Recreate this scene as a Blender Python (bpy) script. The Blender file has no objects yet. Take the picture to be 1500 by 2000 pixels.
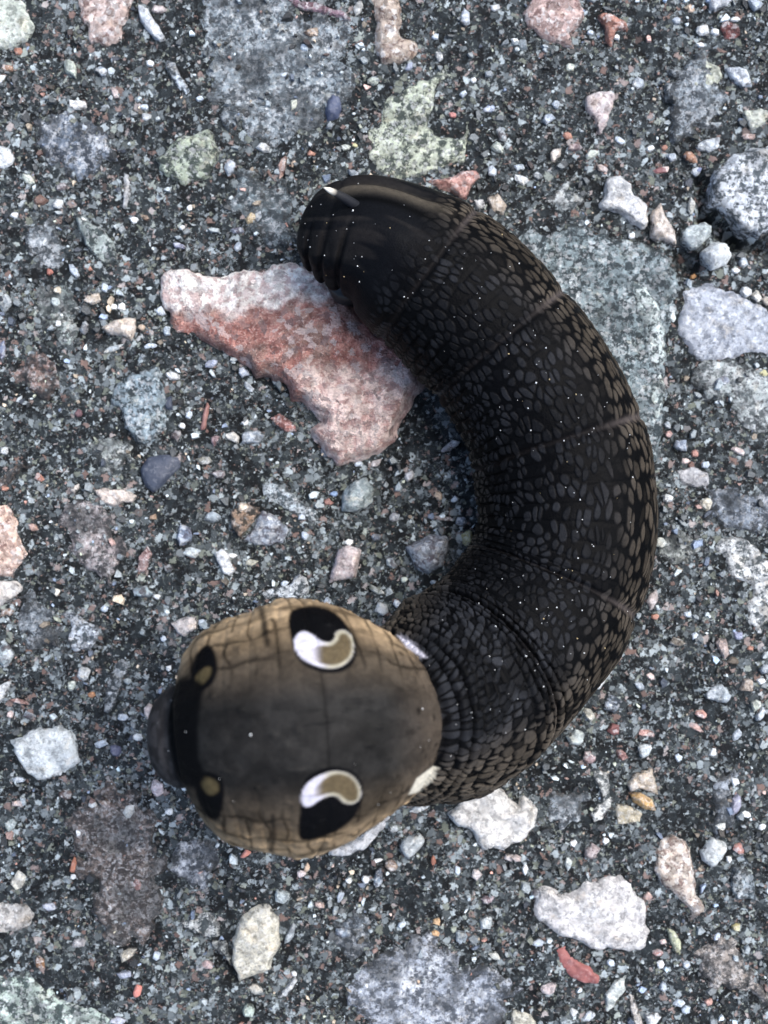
import bpy, math, random
import numpy as np
from mathutils import Vector
from mathutils.geometry import delaunay_2d_cdt

random.seed(7)
rng = np.random.default_rng(11)

# One "unit" in the numbers below is 0.042 mm; K turns units into metres.
K = 4.2e-5
D = 3200.0                      # camera height above the asphalt, in units

# ------------------------------------------------------------------ camera
scene = bpy.context.scene
col = scene.collection
cam_data = bpy.data.cameras.new('camera')
cam = bpy.data.objects.new('camera', cam_data)
col.objects.link(cam)
cam.location = (0, 0, D * K)
cam_data.sensor_fit = 'HORIZONTAL'
cam_data.sensor_width = 36.0
cam_data.lens = 36.0 * D / 1500.0
cam_data.clip_start = 0.005
cam_data.clip_end = 400.0
cam_data.dof.use_dof = True
cam_data.dof.focus_distance = (D - 190) * K
cam_data.dof.aperture_fstop = 50.0
scene.camera = cam
scene.render.resolution_x = 768
scene.render.resolution_y = 1024

# ------------------------------------------------------------------ sky and sun
SUN_EL, SUN_AZ = math.radians(58), math.radians(62)      # azimuth measured from +Y towards +X
world = bpy.data.worlds.new('World')
scene.world = world
world.use_nodes = True
wn = world.node_tree.nodes
wl = world.node_tree.links
wn.clear()
sky = wn.new('ShaderNodeTexSky')
sky.sky_type = 'NISHITA'
sky.sun_disc = False
sky.sun_elevation = SUN_EL
sky.sun_rotation = SUN_AZ
sky.air_density = 0.85
sky.dust_density = 2.6
sky.ozone_density = 0.9
bg = wn.new('ShaderNodeBackground')
bg.inputs['Strength'].default_value = 0.12
wo = wn.new('ShaderNodeOutputWorld')
wl.new(sky.outputs[0], bg.inputs[0])
wl.new(bg.outputs[0], wo.inputs[0])
sun_data = bpy.data.lights.new('sun', 'SUN')
sun_data.energy = 1.5
sun_data.angle = math.radians(45)
sun_data.color = (1.0, 0.97, 0.93)
sun = bpy.data.objects.new('sun', sun_data)
col.objects.link(sun)
sd = Vector((math.sin(SUN_AZ) * math.cos(SUN_EL), math.cos(SUN_AZ) * math.cos(SUN_EL), math.sin(SUN_EL)))
sun.rotation_euler = sd.to_track_quat('Z', 'Y').to_euler()
sun.location = (0.3, 0.2, 0.5)
vs = scene.view_settings
vs.view_transform = 'Standard'
vs.look = 'None'
vs.exposure = 1.66
vs.gamma = 1.0
vs.use_curve_mapping = False


# ------------------------------------------------------------------ helpers
def lin(c):
    c = np.asarray(c, float) / 255.0
    return np.where(c <= 0.04045, c / 12.92, ((c + 0.055) / 1.055) ** 2.4)


def alb(*c):
    a = np.minimum(lin(c) * 0.95, 0.86)
    return a * 0.80 + 0.20 * (0.3 * a[0] + 0.59 * a[1] + 0.11 * a[2])


def smooth(a, b, x):
    t = np.clip((x - a) / (b - a), 0, 1)
    return t * t * (3 - 2 * t)


def hash3(ix, iy, iz, seed=0):
    h = (ix.astype(np.int64) * 374761393 + iy.astype(np.int64) * 668265263 + iz.astype(np.int64) * 2147483647 // 3
         + seed * 974711) & 0xFFFFFFFF
    h = ((h ^ (h >> 13)) * 1274126177) & 0xFFFFFFFF
    h = ((h ^ (h >> 16)) * 2246822519) & 0xFFFFFFFF
    h = h ^ (h >> 15)
    return (h & 0xFFFFFF) / float(0xFFFFFF)


def vnoise(x, y, z=None, seed=0):
    x = np.asarray(x, float); y = np.asarray(y, float)
    if z is None:
        z = np.zeros_like(x)
    ix, iy, iz = np.floor(x), np.floor(y), np.floor(z)
    fx, fy, fz = x - ix, y - iy, z - iz
    fx = fx * fx * (3 - 2 * fx); fy = fy * fy * (3 - 2 * fy); fz = fz * fz * (3 - 2 * fz)
    r = 0
    for dx in (0, 1):
        wx = fx if dx else 1 - fx
        for dy in (0, 1):
            wy = fy if dy else 1 - fy
            for dz in (0, 1):
                wz = fz if dz else 1 - fz
                r = r + wx * wy * wz * hash3(ix + dx, iy + dy, iz + dz, seed)
    return r * 2 - 1


def fbm(x, y, z=None, octaves=3, seed=0):
    r, a = 0, 1.0
    for o in range(octaves):
        f = 2 ** o
        r = r + a * vnoise(np.asarray(x) * f, np.asarray(y) * f, None if z is None else np.asarray(z) * f, seed + o)
        a *= 0.5
    return r


def seg_dist(px, py, ax, ay, bx, by):
    dx, dy = bx - ax, by - ay
    t = np.clip(((px - ax) * dx + (py - ay) * dy) / max(dx * dx + dy * dy, 1e-9), 0, 1)
    return np.hypot(px - ax - t * dx, py - ay - t * dy)


def poly_sdf(px, py, poly):
    """distance to a polygon outline, positive inside"""
    n = len(poly)
    d = np.full(px.shape, 1e9)
    inside = np.zeros(px.shape, bool)
    for i in range(n):
        ax, ay = poly[i]; bx, by = poly[(i + 1) % n]
        d = np.minimum(d, seg_dist(px, py, ax, ay, bx, by))
        if ay != by:
            c = ((ay > py) != (by > py)) & (px < (bx - ax) * (py - ay) / (by - ay) + ax)
            inside ^= c
    return np.where(inside, d, -d)


def world_xy(u, v, z=0.0):
    """photo coordinates at height z -> ground units"""
    f = (D - z) / D
    return (u - 750.0) * f, (1000.0 - v) * f


def mesh_np(name, verts, polys_flat, starts, totals, smooth_shade=True):
    me = bpy.data.meshes.new(name)
    me.vertices.add(len(verts))
    me.vertices.foreach_set('co', np.ascontiguousarray(verts * K, dtype=np.float32).ravel())
    me.loops.add(len(polys_flat))
    me.loops.foreach_set('vertex_index', np.ascontiguousarray(polys_flat, dtype=np.int32))
    me.polygons.add(len(starts))
    me.polygons.foreach_set('loop_start', np.ascontiguousarray(starts, dtype=np.int32))
    me.polygons.foreach_set('loop_total', np.ascontiguousarray(totals, dtype=np.int32))
    me.update(calc_edges=True)
    me.polygons.foreach_set('use_smooth', np.full(len(starts), smooth_shade, dtype=bool))
    return me


def set_col(me, rgb, name='pigment'):
    a = me.attributes.new(name, 'FLOAT_COLOR', 'POINT')
    c = np.ones((len(rgb), 4), np.float32)
    c[:, :3] = rgb
    a.data.foreach_set('color', c.ravel())


def set_float(me, vals, name):
    a = me.attributes.new(name, 'FLOAT', 'POINT')
    a.data.foreach_set('value', np.ascontiguousarray(vals, dtype=np.float32))


def link(name, me, mat, parent=None):
    o = bpy.data.objects.new(name, me)
    col.objects.link(o)
    if mat is not None:
        me.materials.append(mat)
    if parent is not None:
        o.parent = parent
    return o


# ------------------------------------------------------------------ materials
class NT:
    def __init__(self, name):
        self.m = bpy.data.materials.new(name)
        self.m.use_nodes = True
        self.t = self.m.node_tree
        self.bsdf = self.t.nodes['Principled BSDF']

    def n(self, kind, **kw):
        nd = self.t.nodes.new(kind)
        for k, v in kw.items():
            setattr(nd, k, v)
        return nd

    def l(self, a, b):
        self.t.links.new(a, b)

    def val(self, sock, v):
        if hasattr(v, 'is_linked') or hasattr(v, 'links'):
            self.l(v, sock)
        else:
            sock.default_value = v

    def math(self, op, a, b=0.0, clamp=False):
        nd = self.n('ShaderNodeMath', operation=op, use_clamp=clamp)
        self.val(nd.inputs[0], a); self.val(nd.inputs[1], b)
        return nd.outputs[0]

    def mix(self, f, a, b, blend='MIX'):
        nd = self.n('ShaderNodeMix', data_type='RGBA', blend_type=blend)
        self.val(nd.inputs[0], f)
        self.val(nd.inputs[6], a if not isinstance(a, tuple) else (*a, 1.0)[:4])
        self.val(nd.inputs[7], b if not isinstance(b, tuple) else (*b, 1.0)[:4])
        return nd.outputs[2]

    def ramp(self, f, lo, hi):
        nd = self.n('ShaderNodeMapRange', interpolation_type='SMOOTHSTEP')
        self.val(nd.inputs[0], f)
        self.val(nd.inputs[1], lo); self.val(nd.inputs[2], hi)
        return nd.outputs[0]

    def noise(self, vec, scale, detail=3.0, rough=0.6, color=False, dims='3D'):
        nd = self.n('ShaderNodeTexNoise', noise_dimensions=dims)
        self.l(vec, nd.inputs['Vector'])
        nd.inputs['Scale'].default_value = scale
        nd.inputs['Detail'].default_value = detail
        nd.inputs['Roughness'].default_value = rough
        return nd.outputs['Color' if color else 'Fac']

    def voro(self, vec, scale, feature='F1', rnd=1.0, dims='3D'):
        nd = self.n('ShaderNodeTexVoronoi', feature=feature, voronoi_dimensions=dims)
        self.l(vec, nd.inputs['Vector'])
        nd.inputs['Scale'].default_value = scale
        nd.inputs['Randomness'].default_value = rnd
        return nd

    def coords(self, per_object=True):
        tc = self.n('ShaderNodeTexCoord')
        mp = self.n('ShaderNodeVectorMath', operation='SCALE')
        self.l(tc.outputs['Object'], mp.inputs[0])
        mp.inputs['Scale'].default_value = 1.0 / K
        if not per_object:
            return mp.outputs[0]
        oi = self.n('ShaderNodeObjectInfo')
        ml = self.math('MULTIPLY', oi.outputs['Random'], 9137.0)
        ad = self.n('ShaderNodeVectorMath', operation='ADD')
        self.l(mp.outputs[0], ad.inputs[0])
        self.l(ml, ad.inputs[1])
        return ad.outputs[0]

    def bump(self, height, dist, strength=1.0, normal=None):
        nd = self.n('ShaderNodeBump')
        nd.inputs['Strength'].default_value = strength
        nd.inputs['Distance'].default_value = dist * K
        self.l(height, nd.inputs['Height'])
        if normal is not None:
            self.l(normal, nd.inputs['Normal'])
        return nd.outputs[0]


BITUMEN = tuple(alb(30, 36, 39))


def make_stone_mat(name, kind):
    """kind: quartz, granite, gneiss, slate, film"""
    g = NT(name)
    v0 = g.coords()
    # warp, so that crystals and patches have ragged borders
    wc = g.noise(v0, 0.10, 3, 0.7, color=True)
    wm = g.n('ShaderNodeVectorMath', operation='MULTIPLY_ADD')
    g.l(wc, wm.inputs[0]); wm.inputs[1].default_value = (14, 14, 14); g.l(v0, wm.inputs[2])
    v = wm.outputs[0]
    oi = g.n('ShaderNodeObjectInfo')
    base = oi.outputs['Color']
    big = g.noise(v, 0.016, 4, 0.62)
    mid = g.noise(v, 0.055, 5, 0.72)
    fine = g.noise(v, 0.20, 4, 0.75)
    dk = {'quartz': (0.42, 0.43, 0.44), 'granite': (0.34, 0.27, 0.27), 'gneiss': (0.10, 0.12, 0.13),
          'slate': (0.62, 0.62, 0.64), 'film': (0.20, 0.21, 0.22)}[kind]
    dark = g.mix(1.0, base, dk, 'MULTIPLY')
    lm = {'quartz': 0.55, 'granite': 0.60, 'gneiss': 0.55, 'slate': 0.12, 'film': 0.62}[kind]
    light = g.mix(lm, base, (0.82, 0.84, 0.84))
    lo = {'quartz': 0.47, 'granite': 0.46, 'gneiss': 0.495, 'slate': 0.4, 'film': 0.495}[kind]
    wd = {'quartz': 0.16, 'granite': 0.10, 'gneiss': 0.07, 'slate': 0.3, 'film': 0.09}[kind]
    s = g.math('ADD', g.math('MULTIPLY', mid, 0.78), g.math('MULTIPLY', fine, 0.22))
    s = g.ramp(s, lo - wd * 0.5, lo + wd * 0.5)
    c = g.mix(s, dark, base)
    hi = {'quartz': 0.50, 'granite': 0.52, 'gneiss': 0.53, 'slate': 0.6, 'film': 0.495}[kind]
    s2 = g.math('ADD', g.math('MULTIPLY', big, 0.35), g.math('MULTIPLY', g.noise(v, 0.12, 4, 0.7), 0.65))
    c = g.mix(g.math('MULTIPLY', g.ramp(s2, hi - 0.02, hi + 0.09), s), c, light)
    # warm and cool stains
    warm = g.ramp(g.noise(v, 0.03, 3, 0.6), 0.54, 0.70)
    c = g.mix(g.math('MULTIPLY', warm, 0.55 if kind != 'slate' else 0.1), c, g.mix(1.0, c, (1.0, 0.86, 0.68), 'MULTIPLY'))
    # crystals
    vo = g.voro(v, 0.17 if kind != 'granite' else 0.12)
    sep = g.n('ShaderNodeSeparateColor')
    g.l(vo.outputs['Color'], sep.inputs[0])
    amt = {'quartz': 0.18, 'granite': 0.40, 'gneiss': 0.35, 'slate': 0.05, 'film': 0.25}[kind]
    c = g.mix(g.math('MULTIPLY', g.ramp(sep.outputs[0], 0.78, 0.84), amt), c, (0.74, 0.76, 0.76))
    c = g.mix(g.math('MULTIPLY', g.ramp(sep.outputs[1], 0.80, 0.86), amt * 1.3), c, dark)
    vc = g.voro(v, {'quartz': 0.05, 'granite': 0.085, 'gneiss': 0.10, 'slate': 0.03, 'film': 0.11}[kind])
    cs_ = g.n('ShaderNodeSeparateColor')
    g.l(vc.outputs['Color'], cs_.inputs[0])
    vb = {'quartz': 0.30, 'granite': 0.75, 'gneiss': 0.6, 'slate': 0.12, 'film': 0.5}[kind]
    gain = g.math('ADD', g.math('MULTIPLY', cs_.outputs[0], vb), (1.08 if kind == 'quartz' else 1.04) - vb * 0.5)
    comb = g.n('ShaderNodeCombineColor')
    for q in range(3):
        g.l(gain, comb.inputs[q])
    c = g.mix(1.0, c, comb.outputs[0], 'MULTIPLY')
    pit = g.voro(v, 0.075)
    ps = g.n('ShaderNodeSeparateColor')
    g.l(pit.outputs['Color'], ps.inputs[0])
    pm = g.math('MULTIPLY', g.ramp(ps.outputs[0], 0.72, 0.76), g.ramp(pit.outputs['Distance'], 0.34, 0.16))
    c = g.mix(g.math('MULTIPLY', pm, 0.7 if kind != 'slate' else 0.0), c, dark)
    # bitumen left on the rim and in the pits
    at = g.n('ShaderNodeAttribute', attribute_name='rim')
    f = g.math('ADD', g.math('MULTIPLY', g.noise(v, 0.06, 4, 0.7), 0.8), g.math('MULTIPLY', fine, 0.5))
    reach = {'quartz': 12.0, 'granite': 12.0, 'gneiss': 16.0, 'slate': 1.0, 'film': 30.0}[kind]
    r = g.math('DIVIDE', at.outputs['Fac'], reach)
    sub = {'quartz': 0.30, 'granite': 0.28, 'gneiss': 0.20, 'slate': 0.5, 'film': 0.12}[kind]
    f = g.math('SUBTRACT', f, g.math('MULTIPLY', g.math('MINIMUM', r, 1.0), sub))
    f = g.ramp(f, 0.58, 0.68)
    if kind in ('film', 'gneiss'):
        cl = g.math('ADD', g.math('MULTIPLY', g.noise(v, 0.014, 3, 0.6), 0.75), g.math('MULTIPLY', mid, 0.25))
        f = g.math('MAXIMUM', f, g.math('MULTIPLY', g.ramp(cl, 0.50, 0.60), 0.80 if kind == 'film' else 0.40))
    c = g.mix(g.math('MULTIPLY', f, 0.9), c, BITUMEN)
    g.l(c, g.bsdf.inputs['Base Color'])
    g.bsdf.inputs['Roughness'].default_value = 0.6 if kind != 'slate' else 0.5
    g.bsdf.inputs['Specular IOR Level'].default_value = 0.4
    b1 = g.bump(mid, 20.0 if kind != 'slate' else 4.0, 0.8)
    b2 = g.bump(fine, 9.0 if kind != 'slate' else 1.5, 0.8, b1)
    g.l(b2, g.bsdf.inputs['Normal'])
    return g.m


STONE_MATS = {k: make_stone_mat('stone_' + k, k) for k in ('quartz', 'granite', 'gneiss', 'slate', 'film')}


def make_asphalt_mat():
    g = NT('asphalt_matrix')
    v0 = g.coords(False)
    wc = g.noise(v0, 0.11, 3, 0.7, color=True, dims='2D')
    wm = g.n('ShaderNodeVectorMath', operation='MULTIPLY_ADD')
    g.l(wc, wm.inputs[0]); wm.inputs[1].default_value = (16, 16, 16); g.l(v0, wm.inputs[2])
    v = wm.outputs[0]
    big = g.noise(v, 0.009, 3, 0.6, dims='2D')
    mid = g.noise(v, 0.035, 3, 0.65, dims='2D')
    c = g.mix(g.ramp(mid, 0.38, 0.64), tuple(alb(8, 11, 12)), tuple(alb(36, 45, 48)))
    patchy = g.ramp(g.math('ADD', g.math('MULTIPLY', big, 0.6), g.math('MULTIPLY', mid, 0.4)), 0.38, 0.64)
    hts = None
    # broken mineral grains of three sizes, each cell with a tone of its own; bitumen in the joints
    for sc, seed, keep_at, top in ((0.30, 2, 0.50, 150), (0.145, 1, 0.50, 172), (0.075, 0, 0.62, 186)):
        wv = g.n('ShaderNodeVectorMath', operation='ADD')
        g.l(v, wv.inputs[0]); wv.inputs[1].default_value = (seed * 371.3, seed * 91.7, seed * 13.0)
        vo = g.voro(wv.outputs[0], sc, dims='2D')
        ed = g.voro(wv.outputs[0], sc, 'DISTANCE_TO_EDGE', dims='2D')
        sep = g.n('ShaderNodeSeparateColor')
        g.l(vo.outputs['Color'], sep.inputs[0])
        thr = g.math('SUBTRACT', keep_at + 0.35, g.math('MULTIPLY', patchy, 0.50))
        m = g.math('GREATER_THAN', sep.outputs[0], thr)
        m = g.math('MULTIPLY', m, g.ramp(ed.outputs['Distance'], 0.03, 0.14))
        t = g.math('POWER', sep.outputs[1], 2.6)
        tone = g.mix(t, tuple(alb(34, 43, 46)), tuple(alb(top * 0.97, top * 1.05, top * 1.07)))
        tone = g.mix(g.math('MULTIPLY', g.ramp(sep.outputs[2], 0.88, 0.92), 0.5), tone, tuple(alb(170, 132, 116)))
        tone = g.mix(g.math('MULTIPLY', g.ramp(sep.outputs[2], 0.12, 0.08), 0.5), tone, tuple(alb(150, 158, 136)))
        c = g.mix(m, c, tone)
        hm = g.math('MULTIPLY', m, g.math('ADD', sep.outputs[2], 0.5))
        hts = hm if hts is None else g.math('MAXIMUM', hts, hm)
    g.l(c, g.bsdf.inputs['Base Color'])
    g.bsdf.inputs['Roughness'].default_value = 0.6
    g.bsdf.inputs['Specular IOR Level'].default_value = 0.3
    b = g.bump(g.noise(v, 0.15, 3, 0.7, dims='2D'), 14.0, 0.8)
    b = g.bump(hts, 6.0, 0.8, b)
    g.l(b, g.bsdf.inputs['Normal'])
    return g.m


def make_grit_mat():
    g = NT('grit')
    v = g.coords(False)
    at = g.n('ShaderNodeAttribute', attribute_name='pigment')
    n = g.noise(v, 0.25, 3, 0.7)
    c = g.mix(g.ramp(n, 0.3, 0.7), g.mix(1.0, at.outputs['Color'], (0.5, 0.5, 0.5), 'MULTIPLY'), at.outputs['Color'])
    g.l(c, g.bsdf.inputs['Base Color'])
    g.bsdf.inputs['Roughness'].default_value = 0.55
    g.l(g.bump(n, 4.0, 0.7), g.bsdf.inputs['Normal'])
    return g.m


def make_pink_mat():
    g = NT('pink_granite')
    v = g.coords(False)
    at = g.n('ShaderNodeAttribute', attribute_name='pigment')
    fine = g.noise(v, 0.22, 4, 0.7)
    mid = g.noise(v, 0.055, 4, 0.65)
    c = g.mix(g.ramp(mid, 0.40, 0.56), g.mix(1.0, at.outputs['Color'], (0.62, 0.50, 0.50), 'MULTIPLY'), at.outputs['Color'])
    c = g.mix(g.math('MULTIPLY', g.ramp(fine, 0.54, 0.64), 0.30), c, (0.78, 0.68, 0.62))
    wc = g.noise(v, 0.09, 3, 0.7, color=True)
    wm = g.n('ShaderNodeVectorMath', operation='MULTIPLY_ADD')
    g.l(wc, wm.inputs[0]); wm.inputs[1].default_value = (22, 22, 22); g.l(v, wm.inputs[2])
    vo = g.voro(wm.outputs[0], 0.075)
    sep = g.n('ShaderNodeSeparateColor')
    g.l(vo.outputs['Color'], sep.inputs[0])
    gain = g.math('ADD', g.math('MULTIPLY', sep.outputs[2], 0.70), 0.70)
    comb = g.n('ShaderNodeCombineColor')
    for q in range(3):
        g.l(gain, comb.inputs[q])
    c = g.mix(1.0, c, comb.outputs[0], 'MULTIPLY')
    c = g.mix(g.math('MULTIPLY', g.ramp(sep.outputs[0], 0.86, 0.90), 0.55), c, (0.17, 0.13, 0.13))
    c = g.mix(g.math('MULTIPLY', g.ramp(sep.outputs[1], 0.85, 0.88), 0.45), c, (0.66, 0.60, 0.58))
    c = g.mix(g.math('MULTIPLY', g.ramp(g.noise(v, 0.13, 3, 0.6), 0.60, 0.70), 0.40), c, (0.27, 0.13, 0.095))
    g.l(c, g.bsdf.inputs['Base Color'])
    g.bsdf.inputs['Roughness'].default_value = 0.55
    b = g.bump(mid, 18.0, 0.8)
    g.l(g.bump(fine, 9.0, 0.8, b), g.bsdf.inputs['Normal'])
    return g.m


def make_skin_mat():
    g = NT('caterpillar_skin')
    v = g.coords(False)
    at = g.n('ShaderNodeAttribute', attribute_name='pigment')
    n = g.noise(v, 0.12, 4, 0.65)
    c = g.mix(g.ramp(n, 0.3, 0.7), g.mix(1.0, at.outputs['Color'], (0.72, 0.72, 0.74), 'MULTIPLY'), at.outputs['Color'])
    g.l(c, g.bsdf.inputs['Base Color'])
    g.bsdf.inputs['Roughness'].default_value = 0.5
    g.bsdf.inputs['Specular IOR Level'].default_value = 0.035
    g.l(g.bump(g.noise(v, 0.3, 3, 0.6), 2.0, 0.5), g.bsdf.inputs['Normal'])
    return g.m


def make_plain(name, rough=0.5, spec=0.3):
    g = NT(name)
    v = g.coords(False)
    at = g.n('ShaderNodeAttribute', attribute_name='pigment')
    n = g.noise(v, 0.3, 3, 0.6)
    c = g.mix(n, g.mix(1.0, at.outputs['Color'], (0.7, 0.7, 0.7), 'MULTIPLY'), at.outputs['Color'])
    g.l(c, g.bsdf.inputs['Base Color'])
    g.bsdf.inputs['Roughness'].default_value = rough
    g.bsdf.inputs['Specular IOR Level'].default_value = spec
    return g.m


M_ASPH = make_asphalt_mat()
M_GRIT = make_grit_mat()
M_PINK = make_pink_mat()
M_SKIN = make_skin_mat()
M_HORN = make_plain('horn_shell', 0.55, 0.12)
M_LEG = make_plain('leg_skin', 0.45, 0.3)
M_DUST = make_plain('dust_grain', 0.5, 0.4)

# ------------------------------------------------------------------ stone table, in photo coordinates
WHITE, WBLUE, GREY = (226, 230, 228), (188, 202, 214), (136, 146, 152)
CREAM, TAN, PINKW = (226, 210, 192), (188, 164, 138), (212, 190, 182)
PINK, RED, ORANGE = (196, 148, 132), (140, 78, 68), (182, 126, 100)
GREEN, PGREEN = (176, 190, 164), (204, 214, 196)
BLUE, NAVY, BROWN = (118, 136, 152), (56, 64, 78), (122, 98, 84)
LILAC, TEAL, YELLOW = (150, 150, 166), (104, 132, 138), (206, 200, 140)


def P(*a):
    return [(a[i], a[i + 1]) for i in range(0, len(a), 2)]


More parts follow.
